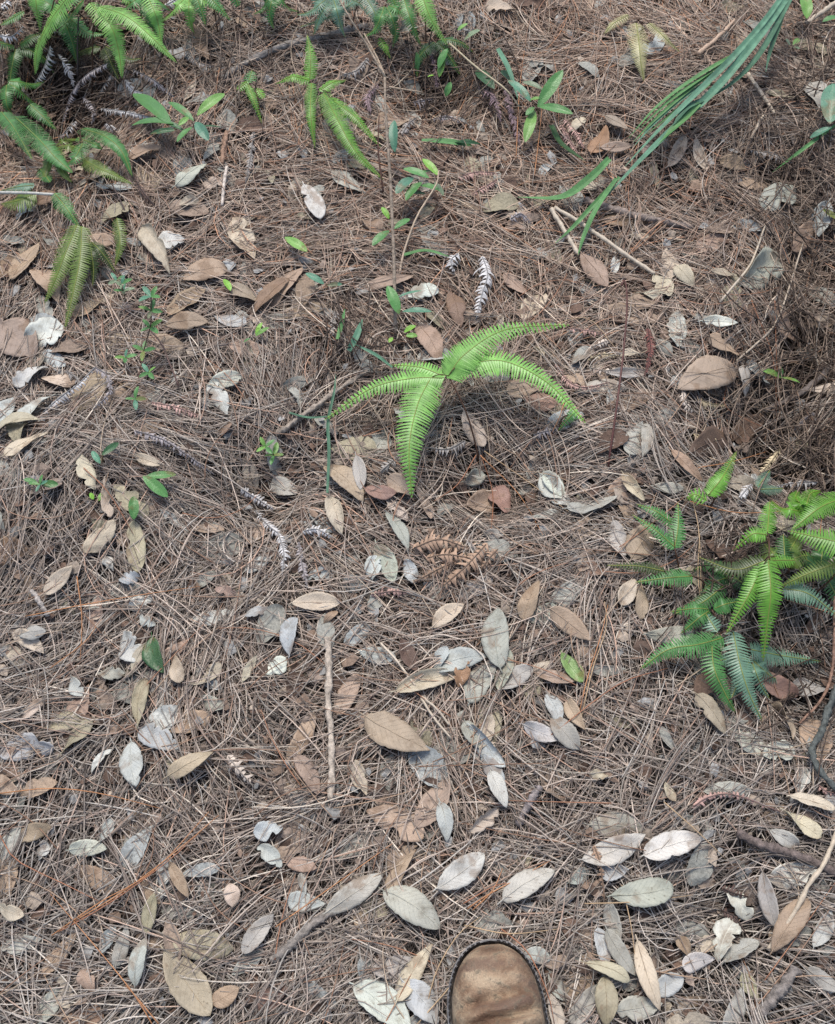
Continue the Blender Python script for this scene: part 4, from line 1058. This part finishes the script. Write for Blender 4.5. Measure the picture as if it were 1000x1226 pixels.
# ------------------------------------------------------------ long grass blades
def grass_blade(name, pts, wpx, col, parent=None, origin=None, fold=.05):
    path = spline([P(*q) for q in pts], 22); n = len(path); w = wpx*mpp(path[n//2])/2; vs = []; uv = []
    for i, q in enumerate(path):
        t = i/(n-1); tg = (path[min(i+1, n-1)]-path[max(i-1, 0)]).normalized(); side = tg.cross(Vector((0, 0, 1))).normalized(); up = side.cross(tg)
        wk = w*(1-.9*t**4)*(.5+.5*math.sin(math.pi*min(1, t*.75+.12)))*1.15
        tw = .35*math.sin(t*3+pts[0][0]); sd2 = (side*math.cos(tw)+up*math.sin(tw))*wk; vs += [q-sd2+up*wk*.3, q, q+sd2+up*wk*.3, q-up*.0003]; uv += [(t, 0), (t, .5), (t, 1), (t, .5)]
    f = []
    for i in range(n-1):
        for k in range(4): f.append((i*4+k, i*4+(k+1) % 4, (i+1)*4+(k+1) % 4, (i+1)*4+k))
    o0 = origin if origin is not None else Vector((0, 0, 0))
    return obj('blade' if parent else 'wild_grass', mesh(name, [v-o0 for v in vs], f, M['grass'], uv, False), parent, col)
og = P(1000, -60, .03); root = empty('grass_tuft', og); tag(root, 'long bent blue green grass blades reaching down from the top right', 'grass')
TE, TG = (.115, .25, .16), (.10, .24, .085); TD = (.075, .17, .105)
for pts, w, c in [([(956, -24, .10), (929, 17, .10), (898, 58, .09), (864, 99, .075), (837, 126, .06), (796, 163, .05), (755, 204, .035), (722, 240, .02)], 9, TE),
                  ([(950, -24, .10), (918, 22, .10), (880, 66, .09), (848, 98, .075), (815, 130, .06), (780, 165, .045), (748, 200, .03)], 7, TE),
                  ([(958, -24, .11), (938, 14, .10), (914, 58, .08), (890, 88, .07), (862, 110, .06), (836, 122, .05)], 7, TD),
                  ([(952, -24, .10), (940, 8, .095), (930, 38, .085), (922, 62, .07), (917, 86, .06)], 6, TD),
                  ([(882, 64, .075), (850, 82, .07), (815, 105, .06), (782, 132, .05), (753, 165, .03)], 5, TG),
                  ([(872, 72, .07), (835, 97, .065), (800, 122, .055), (765, 155, .04)], 4, TG), ([(866, 80, .065), (830, 104, .06), (790, 138, .05), (758, 170, .03)], 4, TG),
                  ([(858, 90, .06), (820, 116, .055), (785, 146, .045), (760, 174, .03)], 5, TE), ([(850, 100, .06), (810, 132, .05), (775, 160, .04)], 4, TG),
                  ([(838, 124, .065), (820, 142, .06), (795, 164, .05), (772, 188, .04)], 7, TG), ([(845, 118, .06), (822, 130, .062), (806, 150, .055)], 8, TD),
                  ([(738, 214, .03), (715, 248, .03), (700, 280, .02), (692, 306, .01)], 6, TG), ([(742, 212, .03), (712, 244, .025), (688, 270, .02), (664, 292, .01)], 5, TG)]:
    grass_blade('blade', pts, w, c, root, og)
for pts, w, c, lab in [
    ([(730, 190, .03), (705, 215, .03), (672, 236, .02), (620, 236, .008)], 9, TG, 'short green grass blade left of the long bent blades'),
    ([(660, 150, .015), (672, 172, .015), (700, 192, .01)], 8, (.03, .08, .025), 'dark green grass blade in shade left of the orange brown leaf'),
    ([(392, 590, .02), (394, 540, .03), (393, 505, .03), (400, 470, .03), (402, 448, .02)], 3.6, TD, 'teal grass blade standing at the left tip of the central fern'),
    ([(346, 494, .01), (370, 500, .02), (398, 498, .03)], 3.4, TD, 'teal grass blade pointing left at the fern tip'),
    ([(470, 440, .02), (450, 425, .03), (425, 412, .03)], 4, TE, 'thin arched grass blade left of the central fern'),
    ([(418, 420, .02), (428, 400, .03), (434, 382, .03)], 7, TE, 'upright teal blade below the bare twig'), ([(404, 406, .02), (409, 388, .025), (413, 370, .03)], 5, TG, 'pale green upright blade left of the teal one'),
    ([(484, 305, .01), (510, 300, .02), (538, 307, .015)], 6, TG, 'green blade arching left of the silver frond'), ([(542, 170, .01), (560, 170, .02), (575, 172, .01)], 7, (.03, .09, .04), 'dark grass blade in the top hollow'),
    ([(596, 58, .04), (610, 85, .04), (620, 118, .03)], 6, TE, 'blade leaning over the top sprout'), ([(505, 168, .01), (540, 170, .015), (566, 175, .01)], 7, TG, 'green blade lying in the top hollow'),
    ([(1000, 150, .03), (960, 180, .03), (925, 206, .01)], 4, TG, 'thin grass blade leaving the right edge')]:
    o = grass_blade('grass_blade', pts, w, c); tag(o, lab, 'grass blade')

# ------------------------------------------------------------ sticks, stems, branches
def stick(name, label, cat, pts, rpx, col, sides=7, rough=.12, taper=.3, mat='bark', parts=()):
    n = 14 if rpx < 2.6 else 44; path = spline([P(*q) for q in pts], n); o0 = path[0]; sc = mpp(path[n//2]); rad = [rpx*sc*(1-taper*i/(n-1)) for i in range(n)]
    w0 = random.uniform(0, 6); path = [q+Vector((math.sin(i*.5+w0)+random.gauss(0, .4), math.sin(i*.37+w0*2)+random.gauss(0, .4), 0))*rpx*sc*(.15 if n < 20 else .12) for i, q in enumerate(path)]; rad = [r*(1+(.12*math.sin(i*.8+w0)+random.gauss(0, .05) if n > 20 else 0)) for i, r in enumerate(rad)]; sides = sides if n < 20 else 12
    mb = MB(); mb.tube(path, rad, sides, rough, len(pts)*7+int(pts[0][0]))
    if not parts:
        o = obj(name, mesh(name, [v-o0 for v in mb.v], mb.f, M[mat], mb.uv), None, col); o.location = o0
        return tag(o, label, cat)
    root = empty(name, o0); tag(root, label, cat); mb.build('main_stem', M[mat], root, col, o0)
    for pp, rp, cc in parts:
        q = spline([P(*k) for k in pp], 10); m2 = MB(); m2.tube(q, [rp*sc*(1-.5*i/9) for i in range(10)], 6, .08, 3); m2.build('side_twig', M[mat], root, cc, o0)
    return root
ST = (.42, .33, .24)
stick('bare_twig', 'tall bare forked twig rising from the litter above the central fern', 'twig', [(474, 402, .0), (472, 330, .05), (468, 230, .11), (463, 150, .16), (461, 92, .19)], 2.3, (.27, .22, .17), 7, .10, .35, 'bark',
      [([(461, 92, .19), (440, 55, .22), (418, 20, .26), (402, -10, .28)], 1.7, ST), ([(461, 92, .19), (452, 70, .20), (436, 40, .22)], 1.6, ST), ([(466, 104, .185), (485, 107, .18), (506, 110, .17)], 1.1, ST), ([(459, 230, .10), (453, 180, .13), (454, 138, .15)], 1.2, (.09, .05, .04))])
stick('straw_stalk', 'thin straw stalk leaning right of the bare twig', 'stalk', [(478, 330, .0), (484, 300, .01), (500, 258, .03), (522, 222, .05), (525, 205, .06)], 1.6, ST, 5, .04, .4, 'stem')
stick('straw_stalk', 'long thin pale stalk slanting from the top fern to the broad sprout', 'stalk', [(538, 52, .05), (570, 80, .06), (605, 106, .05), (622, 128, .04)], 1.3, (.38, .33, .22), 5, .04, .3, 'stem')
stick('fern_stalk', 'thin dark upright stalk with hooked tip right of the central fern', 'stalk', [(728, 560, .0), (738, 490, .03), (747, 420, .06), (751, 360, .09), (748, 336, .10), (744, 342, .10)], 1.4, (.09, .035, .03), 5, .04, .3, 'stem')
stick('peeled_stick', 'pale peeled stick lying upright in the frame below the cream leaf', 'stick', [(392, 764, .006), (394, 800, .008), (393, 840, .008), (397, 900, .006), (396, 958, .003)], 4.2, (.36, .31, .255), 8, .28, .1)
stick('straw_stick', 'straw coloured flat stick, upper of the pair below the grass tips', 'stick', [(664, 248, .010), (700, 270, .012), (740, 298, .012), (784, 328, .006)], 2.6, (.42, .36, .28), 6, .08, .1, 'stem')
stick('straw_stick', 'straw coloured stick, lower of the pair below the grass tips', 'stick', [(660, 250, .010), (676, 276, .012), (692, 304, .008)], 2.8, (.42, .36, .28), 6, .08, .1, 'stem')
stick('straw_stick', 'short pale twig right of the long grass blades', 'stick', [(896, 88, .012), (912, 112, .012), (928, 136, .008)], 2.4, (.50, .42, .32), 6, .1, .2)
stick('straw_stick', 'pale twig standing below the short one at upper right', 'stick', [(914, 138, .01), (906, 152, .012), (900, 166, .008)], 2.0, (.48, .40, .31), 6, .1, .2)
stick('straw_stick', 'long pale stem slanting through the right-hand leaves', 'stick', [(882, 432, .008), (910, 408, .012), (930, 385, .014), (946, 340, .016), (962, 290, .008)], 1.4, (.38, .32, .25), 6, .06, .2, 'stem')
stick('straw_stick', 'straw stem crossing above the grey leaf at right', 'stick', [(862, 362, .01), (882, 338, .014), (898, 318, .014), (906, 300, .012), (916, 270, .006)], 1.6, (.42, .36, .28), 6, .06, .2, 'stem')
stick('straw_stick', 'short straw stem cut by the top right corner', 'stick', [(1002, 2, .02), (985, 14, .018), (965, 28, .012)], 3.0, (.42, .36, .28), 6, .06, .2, 'stem')
stick('straw_stick', 'flat tan strip slanting above the grass blades', 'stick', [(836, 64, .012), (858, 46, .014), (880, 24, .010)], 2.6, (.40, .29, .21), 6, .06, .3, 'stem')
stick('dead_stalk', 'long cream stalk curving up the lower right edge', 'stalk', [(920, 1138, .006), (948, 1098, .018), (970, 1058, .022), (990, 1028, .02), (1002, 996, .018)], 3.0, (.44, .37, .28), 6, .06, .1, 'stem')
stick('straw_stick', 'forked straw stick, left prong below the long cream leaf', 'stick', [(505, 836, .008), (520, 860, .010), (540, 884, .006)], 1.8, (.42, .36, .28), 5, .06, .2, 'stem')
stick('straw_stick', 'forked straw stick, right prong below the long cream leaf', 'stick', [(505, 834, .009), (522, 848, .012), (538, 868, .007)], 1.7, (.42, .36, .28), 5, .06, .2, 'stem')
stick('straw_stick', 'pale stalk slanting beneath the long cream leaf', 'stick', [(456, 770, .008), (474, 790, .010), (498, 822, .008)], 1.8, (.50, .43, .34), 5, .06, .2, 'stem')
stick('mossy_stick', 'grey lichen covered stick half buried at lower left of the boot', 'stick', [(326, 1150, .002), (350, 1130, .008), (380, 1102, .008), (412, 1086, .002)], 6.0, (.20, .18, .16), 8, .22, .25)
stick('bark_stick', 'dark rough bark stick at the lower right edge', 'stick', [(882, 998, .008), (920, 1014, .012), (960, 1026, .010), (1010, 1050, .004)], 5.5, (.13, .105, .095), 8, .25, .1)
stick('bark_piece', 'broken grey purple bark piece at the lower right', 'stick', [(952, 1160, .006), (936, 1184, .010), (916, 1206, .008), (900, 1232, .004)], 6.5, (.185, .165, .15), 8, .22, .0)
stick('bark_piece', 'short grey bark strip above the right of the boot', 'stick', [(646, 942, .001), (634, 962, .004), (620, 988, -.001)], 4.6, (.22, .195, .19), 7, .3, .15)
stick('curved_branch', 'blue grey curved branch at the right edge', 'branch', [(1004, 820, .03), (992, 850, .028), (982, 880, .022), (972, 900, .02), (984, 926, .018), (1006, 950, .01)], 4.0, (.085, .095, .09), 9, .3, .15)
stick('reddish_vine', 'bent reddish vine stem arching along the right edge', 'vine', [(1000, 700, .02), (1000, 760, .03), (995, 810, .03), (980, 842, .025), (958, 866, .01)], 2.3, (.24, .15, .11), 7, .2, .3)
stick('mossy_branch', 'pale grey branch lying between the top left and top middle ferns', 'branch', [(268, 94, -.002), (300, 72, .004), (350, 52, .004), (400, 40, .002), (440, 30, -.002)], 4.0, (.22, .20, .18), 8, .28, .1)
stick('grey_twig', 'pale upright grey twig below the leafy sprout at upper left', 'twig', [(272, 200, .012), (268, 220, .010), (266, 246, .004)], 2.2, (.52, .46, .40), 6, .1, .1)
stick('grey_twig', 'brown twig just above the pale grey one at upper left', 'twig', [(272, 158, .012), (268, 174, .012), (266, 196, .008)], 3.0, (.26, .17, .12), 6, .1, .1)
stick('grey_twig', 'pale grey stem reaching in from the left edge through olive ferns', 'stem', [(-6, 230, .03), (30, 231, .04), (64, 233, .045)], 1.9, (.42, .42, .38), 6, .04, .1, 'stem')
stick('grey_twig', 'grey twig slanting at the left edge above the cream leaf', 'twig', [(38, 706, .006), (48, 722, .01), (58, 738, .004)], 3.2, (.34, .31, .28), 6, .12, .2)
stick('dark_twig', 'thin dark twig rising right of the bushy seedling', 'twig', [(214, 462, .01), (205, 440, .02), (192, 410, .03), (180, 396, .035)], 1.2, (.10, .06, .05), 5, .05, .4, 'stem')
stick('dark_twig', 'thin dark forked twig in the upper left corner hollow', 'twig', [(93, 90, .03), (93, 60, .05), (94, 20, .07)], 1.4, (.05, .04, .035), 5, .05, .3, 'stem')
stick('dark_twig', 'long dark stem beside tan leaves below the hanging fern tips', 'twig', [(152, 258, .004), (144, 240, .012), (134, 220, .02)], 1.2, (.06, .04, .035), 5, .05, .3, 'stem')
stick('bark_stick', 'half buried grey stick right of the thin straw pair', 'stick', [(700, 240, .0), (740, 252, .004), (790, 264, .004), (830, 272, .0)], 4.5, (.22, .18, .155), 7, .2, .2)
stick('rotten_wood', 'crumbling pale wood left of the grass blade by the fern', 'wood piece', [(330, 520, .0), (360, 500, .008), (400, 470, .010), (440, 444, -.002)], 3.6, (.27, .23, .19), 6, .4, .4)
stick('rotten_wood', 'dark rotten stick deep in the right-hand shadow', 'wood piece', [(995, 440, .0), (960, 470, .004), (915, 492, .004)], 4.0, (.14, .12, .11), 6, .25, .3)

# ------------------------------------------------------------ single pine needles lying on top
def needle(pts, wm, col, lab, grp=None):
    path = spline([P(*q) for q in pts], 9); o0 = path[0]; mb = MB(); mb.tube(path, [wm*(1-.5*(i/8)**2) for i in range(9)], 4)
    o = obj('pine_needle', mesh('pine_needle', [v-o0 for v in mb.v], mb.f, M['needle_one'], mb.uv), None, col); o.location = o0
    tag(o, lab, 'pine needle', grp)
ON = (.42, .20, .09); TN = (.42, .30, .18); RN = (.33, .15, .085)
TRACED = [([(0, 950), (60, 944), (120, 950), (192, 968)], ON, 'long orange needle crossing from the left edge above grey leaves'), ([(62, 1120), (120, 1080), (185, 1042), (250, 972)], ON, 'orange needle sweeping up right across the lower left'),
    ([(70, 1116), (130, 1082), (200, 1032), (246, 990)], RN, 'reddish needle alongside the sweeping orange one'), ([(80, 1108), (150, 1066), (220, 1012), (262, 976)], ON, 'second orange needle of the sweeping lower left bundle'), ([(182, 1226), (160, 1190), (120, 1140), (60, 1070)], ON, 'orange needle running from the bottom edge to upper left'),
    ([(190, 1226), (165, 1196), (150, 1180)], ON, 'short orange needle at the bottom edge'), ([(560, 1088), (580, 1074), (620, 1052), (660, 1030)], ON, 'orange needle beneath the spotted pale leaf'), ([(555, 1082), (590, 1062), (615, 1056)], RN, 'short rusty needle beneath the spotted pale leaf'),
    ([(566, 1090), (590, 1066), (602, 1040)], ON, 'orange needle rising steeply right of the spotted pale leaf'), ([(694, 852), (704, 810), (720, 760), (728, 724)], ON, 'upright orange needle beside the green and brown leaf'), ([(696, 860), (710, 800), (726, 752), (724, 720)], TN, 'tan needle parallel to the upright orange one'),
    ([(30, 738), (100, 724), (170, 712), (240, 702)], ON, 'long orange tan needle crossing below the cream leaf at left'), ([(60, 800), (100, 770), (115, 750)], ON, 'orange needle pointing up right at left centre'), ([(92, 690), (98, 740), (96, 790)], ON, 'upright orange needle below the rusty tipped cream leaf'),
    ([(0, 330), (20, 322), (50, 300)], TN, 'straw needle at the left edge by the tan leaf'), ([(22, 50), (24, 90), (30, 130)], TN, 'upright straw needle before the upper left fern, left one'), ([(34, 84), (30, 110), (27, 136)], ON, 'upright orange needle before the upper left fern, right one'),
    ([(0, 140), (30, 122), (80, 112)], TN, 'bent straw needle arching over the sloping fern'), ([(640, 400), (700, 380), (740, 420)], TN, 'tan needle bent above the pinkish frond'), ([(676, 480), (670, 500), (660, 520)], ON, 'light orange needle below the right arm of the central fern'),
    ([(870, 460), (872, 490), (934, 520)], RN, 'red brown needle in the right-hand hollow'), ([(928, 360), (930, 430), (934, 500)], RN, 'upright red brown needle at the right'), ([(900, 360), (926, 430), (930, 505)], RN, 'slanting red brown needle at the right'), ([(836, 560), (880, 552), (920, 540)], ON, 'orange needle behind the upright small fern pinna'),
    ([(826, 600), (870, 612), (905, 614), (960, 610)], ON, 'orange needle crossing between fern pinnae at right'), ([(838, 640), (836, 690), (842, 740)], TN, 'pale upright needle over the dark fern fronds at right'), ([(830, 600), (838, 650), (841, 800)], TN, 'long pale needle hanging over the fern clump at right'),
    ([(966, 690), (980, 650), (984, 620)], ON, 'orange needle over the bright right edge frond'), ([(250, 10), (290, 26), (310, 36)], TN, 'straw needle crossing the top ferns'), ([(500, 50), (540, 54), (570, 60)], ON, 'orange needle below the top edge fern'), ([(618, 190), (622, 110), (628, 60)], ON, 'upright orange needle left of the green sprout'),
    ([(640, 210), (646, 160), (650, 120)], ON, 'upright orange needle right of the green sprout stem'), ([(100, 560), (130, 590), (160, 640)], RN, 'rusty needle falling over the left mound'), ([(575, 545), (620, 590), (650, 640)], ON, 'orange needle arching down from the central fern foot'), ([(580, 540), (630, 575), (680, 612)], TN, 'tan needle arching right from the central fern foot'),
    ([(576, 545), (590, 590), (588, 640)], RN, 'reddish needle hanging straight from the central fern foot'), ([(570, 545), (548, 580), (520, 600)], RN, 'rusty needle arching left from the central fern foot'), ([(0, 1000), (20, 1030), (80, 1060), (120, 1080)], RN, 'rusty needle at the left edge of the lower third'), ([(330, 1110), (400, 1060), (470, 1010)], ON, 'orange brown needle across the narrow folded leaf'),
    ([(745, 1060), (756, 1110), (762, 1160)], TN, 'straw needle hanging in front of the grey leaf cluster'), ([(795, 960), (840, 1000), (870, 1030)], TN, 'straw needle right of the torn whitish leaf'), ([(700, 1082), (760, 1080), (830, 1072)], TN, 'pale needle lying across the grey tan leaf'), ([(500, 1226), (540, 1180), (560, 1150)], TN, 'tan needle left of the boot toe'),
    ([(512, 1200), (524, 1160), (548, 1120), (575, 1098)], TN, 'tan needle pressed along the left side of the boot toe'), ([(600, 1112), (632, 1140), (656, 1190), (664, 1226)], RN, 'reddish needle curving along the right side of the boot toe'), ([(556, 1108), (610, 1118), (672, 1112)], TN, 'tan needle lying just ahead of the boot toe'),
    ([(660, 880), (740, 820), (800, 800)], RN, 'red brown needle right of the whitish pair')]
for pts, c, lab in TRACED:
    n = len(pts); hs = [.010+.006*math.sin(math.pi*i/(n-1)) for i in range(n)]
    needle([(a, b_, h) for (a, b_), h in zip(pts, hs)], .00075, c, lab)
TOPCOL = [(.36, .25, .17), (.30, .19, .13), (.42, .33, .24), (.34, .17, .10), (.38, .31, .26), (.24, .14, .09)]
rn = random.Random(77); LOOSE = []
for k in range(250):
    x = rn.uniform(-20, 1020); y = rn.uniform(-10, 1240); a = rn.uniform(0, math.pi); sc = 1/(1-.32*(613-y)/613*-1) if False else (1.1+.4*(y-613)/613)
    L = rn.uniform(60, 150)*sc*.8; cv = rn.gauss(0, .35); pts = []
    if 515 < x < 670 and y > 1050: continue
    for i in range(5):
        t = i/4-.5; pts.append((x+math.cos(a+cv*t)*L*t, y-math.sin(a+cv*t)*L*t*.85, .006+.004*(1-4*t*t)+rn.uniform(0, .003)))
    ci = rn.randrange(6); LOOSE.append((x, y, math.degrees(a), ci, pts))

SH = ['tan', 'brown', 'pale straw', 'reddish', 'greyish', 'dark brown']; keys = {}
for i, (x, y, a, ci, pts) in enumerate(LOOSE):
    d, n, lx, ly = min((math.hypot(x-p, y-q), n, p, q) for n, p, q in LAND)
    ori = ['level', 'rising right', 'upright', 'rising left', 'level'][int((a+22.5)//45)]
    keys.setdefault((SH[ci], ori, dirword(x-lx, y-ly), n), []).append((d, i))
for k, l in keys.items():
    l.sort()
    for j, (d, i) in enumerate(l):
        o_ = '' if len(l) == 1 else (['nearer ', 'farther '] if len(l) == 2 else ['nearest ', 'middle ', 'farthest ', 'outer ', 'remotest '])[j]
        needle(LOOSE[i][4], .0007, TOPCOL[LOOSE[i][3]], f'{o_}{k[0]} needle {k[1]}, {k[2]} {k[3]}'.replace('thin dark upright stalk', 'dark upright stalk'), 'loose pine needles on top of the litter')

# ------------------------------------------------------------ boot
def boot():
    toe = P(583, 1131, 0.0); base = Vector((toe.x+.002, toe.y, float(H(toe.x, toe.y-.1))-.004)); yaw = R(5)
    root = empty('boot', base); tag(root, 'scuffed brown leather boot with dark stitched welt entering at the bottom edge', 'boot'); root.rotation_euler = (0, 0, yaw)
    m, nt, b = newmat('boot_leather', .75, .25); tc = N(nt, 'TexCoord'); o = tc.outputs['Object']
    n1 = noise(nt, o, 28, 5, .6); n2 = noise(nt, o, 110, 5, .7); n3 = noise(nt, o, 600, 3, .6)
    mp = N(nt, 'Mapping'); mp.inputs['Scale'].default_value = (.5, 1.5, 1); nt.links.new(o, mp.inputs[0]); n4 = noise(nt, mp.outputs[0], 32, 4, .55)
    c = ramp(nt, n1, [(.34, (.14, .085, .055)), (.45, (.22, .145, .095)), (.54, (.33, .24, .16)), (.66, (.42, .33, .23))]).outputs[0]
    c = mix(nt, ramp(nt, n4, [(.48, (0, 0, 0)), (.60, (.8,)*3)]).outputs[0], c, (.16, .105, .078))
    c = mix(nt, ramp(nt, n2, [(.52, (0, 0, 0)), (.66, (.85,)*3)]).outputs[0], c, (.13, .11, .08))
    c = mix(nt, .45, c, ramp(nt, n3, [(.3, (.6,)*3), (.7, (1.35,)*3)]).outputs[0], 'MULTIPLY')
    vz = N(nt, 'TexVoronoi', i_Scale=95.0); nt.links.new(o, vz.inputs['Vector'])
    c = mix(nt, ramp(nt, vz.outputs['Distance'], [(.03, (1, 1, 1)), (.07, (0, 0, 0))]).outputs[0], c, (.45, .40, .34))
    nt.links.new(c, b.inputs['Base Color']); bump(nt, b, math_(nt, 'ADD', math_(nt, 'MULTIPLY', n1, 1.5), math_(nt, 'ADD', n2, math_(nt, 'MULTIPLY', n3, .6))), .003, .9)
    ms, nt, b = newmat('boot_rubber', .6, .35); tc = N(nt, 'TexCoord'); n1 = noise(nt, tc.outputs['Object'], 90, 5, .65)
    nt.links.new(ramp(nt, n1, [(.3, (.07, .067, .068)), (.5, (.16, .152, .15)), (.7, (.28, .255, .23))]).outputs[0], b.inputs['Base Color']); bump(nt, b, n1, .001)
    def hwid(s):  # footprint half widths (left, right) at s metres behind the toe tip
        a = min(1, max(0, s/.085)); base_ = (1-(1-a)**2.7)**.5*.0505
        if s > .085: base_ += .004*math.sin(min(1, (s-.085)/.05)*math.pi/2)
        if s > .13: base_ -= .018*(.5-.5*math.cos(min(1, (s-.13)/.07)*math.pi))
        if s > .20: base_ += .004*math.sin(min(1, (s-.2)/.06)*math.pi/2)
        if s > .27: q = (s-.27)/.032; base_ *= math.sqrt(max(0, 1-q*q))
        return base_
    # footprint loop
    ss = [0, .002, .005, .010, .017, .026, .037, .050, .065, .08, .10, .12, .14, .16, .18, .20, .22, .24, .26, .275, .288, .297, .3015]
    def loop(grow, shift=0):
        pts = []
        for s in ss: w = hwid(s)+grow*(1 if s > .002 else .6); pts.append((w, -s+grow*max(0, 1-s/.03)-(grow if s > .29 else 0)))
        return pts+[(-x, y) for x, y in pts[::-1]]
    def slab(name, prof, mat, stitches=False):
        mb = MB(); rings = []
        for g, z in prof: rings.append([Vector((x, y, z)) for x, y in loop(g)])
        n = len(rings[0]); vs = [v for r in rings for v in r]; fs = [(k*n+i, (k+1)*n+i, (k+1)*n+(i+1) % n, k*n+(i+1) % n) for k in range(len(rings)-1) for i in range(n)]
        h = n//2
        for rr, fl in ((0, 0), (len(rings)-1, 1)):
            for i in range(h-1):
                q = (rr*n+i, rr*n+i+1, rr*n+n-2-i, rr*n+n-1-i); fs.append(q if fl else q[::-1])
        mb.add(vs, fs); return mb.build(name, mat, root)
    sole = slab('sole', [(.002, 0), (.0045, .003), (.0035, .010), (.005, .014), (.004, .020)], ms)
    mw, nt, b = newmat('boot_welt', .8, .25); tc = N(nt, 'TexCoord'); n1 = noise(nt, tc.outputs['Object'], 140, 5, .65)
    nt.links.new(ramp(nt, n1, [(.32, (.12, .115, .115)), (.5, (.22, .21, .205)), (.7, (.33, .30, .27))]).outputs[0], b.inputs['Base Color']); bump(nt, b, n1, .001)
    welt = slab('welt', [(.0038, .0203), (.0048, .022), (.0042, .0255), (.002, .0268)], mw)
    # stitches on the welt
    L = loop(.0030); path = []
    for i in range(len(L)-1):
        a, b2 = Vector((*L[i], .0270)), Vector((*L[i+1], .0270)); n = max(1, int((b2-a).length/.0006))
        path += [a.lerp(b2, k/n) for k in range(n)]
    acc = 0; last = path[0]; st = []; d = 0; smat = tinted('boot_thread', .7, .3, .2, 300)
    for q in path:
        d += (q-last).length; last = q
        if d > .0062 and q.y > -.17:
            st.append(q); d = 0
    for a, b2 in zip(st, st[1:]):
        if (b2-a).length > .02: continue
        mb = MB(); dd = (b2-a); mb.tube([a, a+dd*.3+Vector((0, 0, .0006)), a+dd*.62], .0006, 4); mb.build('stitch', smat, welt, (.03, .027, .03))
    # tread ribs round the sole edge
    Lr = loop(.0035)
    # upper: rings turning from vertical planes to the shaft
    rings = []
    K = 28
    def upr(s):  # toe box top height above welt
        return .030+.030*(1-math.exp(-s/.03))+.022*max(0, s-.06)/.07
    S = [.0015, .003, .006, .010, .015, .022, .030, .040, .050]+[.056+.004*i for i in range(22)]+[.15, .16, .17]
    for s in S:
        w = hwid(s+.0005)*.985; top = upr(s)*(min(1, (s/.016))**.42)*.94; r = []
        cenv = max(0, math.sin(math.pi*min(1, max(0, (s-.036)/.10))))
        for k in range(K):
            an = math.pi*k/(K-1); cx = math.cos(an); sx = math.sin(an)
            x = w*math.copysign(abs(cx)**.72, cx); z = .026+top*(abs(sx)**.78)+cenv*sx*(.0100*math.sin(s*300+2.2*math.sin(an*1.7+.6))+.0030*math.sin(s*590+3*math.cos(an*2.3)))
            r.append(Vector((x, -s-.0015, z)))
        rings.append(r)
    for j in range(1, 8):                          # instep bends up into the shaft
        f = j/7; y0 = -.174-.07*f*0; r = []
        for k in range(K):
            an = math.pi*k/(K-1); cx = math.cos(an); sx = math.sin(an)
            # blend from arch ring to closed shaft opening
            w = .037+.006*f; front = Vector((w*math.copysign(abs(cx)**.72, cx), -.174-.012*f-(1-sx)*.115*f, .026+(.100+.075*f)*(sx**.78)*(1-f)+f*(.20)*1.0))
            lowz = .026*(1-f)+f*.20; fz = .026+(.085+.09*f)*(sx**.78)
            front.z = fz*(1-f)+.20*f
            r.append(front)
        rings.append(r)
    mb = MB(); vs = [v for r in rings for v in r]; fs = []
    for i in range(len(rings)-1):
        for k in range(K-1): a = i*K+k; fs.append((a, a+K, a+K+1, a+1))
    fs.append(tuple(range(K)))
    mb.add(vs, fs)
    # heel counter: from the arch ring's lower ends back round the heel and up to the collar
    hl = [(w, y) for w, y in loop(-.001) if y <= -.17]; nr = 8; hv = []; n = len(hl)
    for j in range(nr+1):
        f = j/nr
        for x, y in hl:
            xx = x*(1-.05*f); yy = y+(.012*f if y < -.25 else 0); hv.append(Vector((xx, yy, .026+f*.174)))
    hf = [(j*n+i, j*n+i+1, (j+1)*n+i+1, (j+1)*n+i) for j in range(nr) for i in range(n-1)]
    mb.add(hv, [q[::-1] for q in hf]); up = mb.build('upper', m, root)
    # collar, inner shadow lining and laces
    col = MB(); loop2 = [rings[-1][k] for k in range(K)][::1]; back = [v for v in hv[-n:]]
    col.tube(loop2, .0055, 7); col.tube([back[i] for i in range(n)], .0055, 7); col.build('collar', m, root)
    lm = tinted('boot_lace', .8, .2, .3, 400)
    for k in range(4):
        s = .128+k*.014; z = .026+upr(s)*.94+.003; mb = MB(); mb.tube([Vector((-.026, -s, z-.010)), Vector((-.012, -s-.003, z)), Vector((.012, -s+.003, z)), Vector((.026, -s, z-.010))], .0018, 6); mb.build('lace', lm, root, (.20, .14, .09))
    for i in range(0, len(Lr)-1):
        a = Vector((*Lr[i], .012)); b2 = Vector((*Lr[i+1], .012)); nn = max(1, int((b2-a).length/.008))
        for k in range(nn):
            q = a.lerp(b2, (k+.5)/nn); t = (b2-a).normalized(); o_ = Vector((t.y, -t.x, 0))
            if q.x*o_.x+(q.y+.1)*o_.y < 0: o_ = -o_
            if q.y < -.2: continue
            mb = MB(); c0 = q-o_*.0012; u = t*.0022; v = o_*.0018; w = Vector((0, 0, .0075))
            p8 = [c0+sx*u+sy*v+sz*w for sz in (-1, 1) for sx, sy in ((-1, -1), (1, -1), (1, 1), (-1, 1))]
            mb.add(p8, [(0, 3, 2, 1), (4, 5, 6, 7), (0, 1, 5, 4), (1, 2, 6, 5), (2, 3, 7, 6), (3, 0, 4, 7)]); mb.build('tread_lug', ms, sole)
boot()
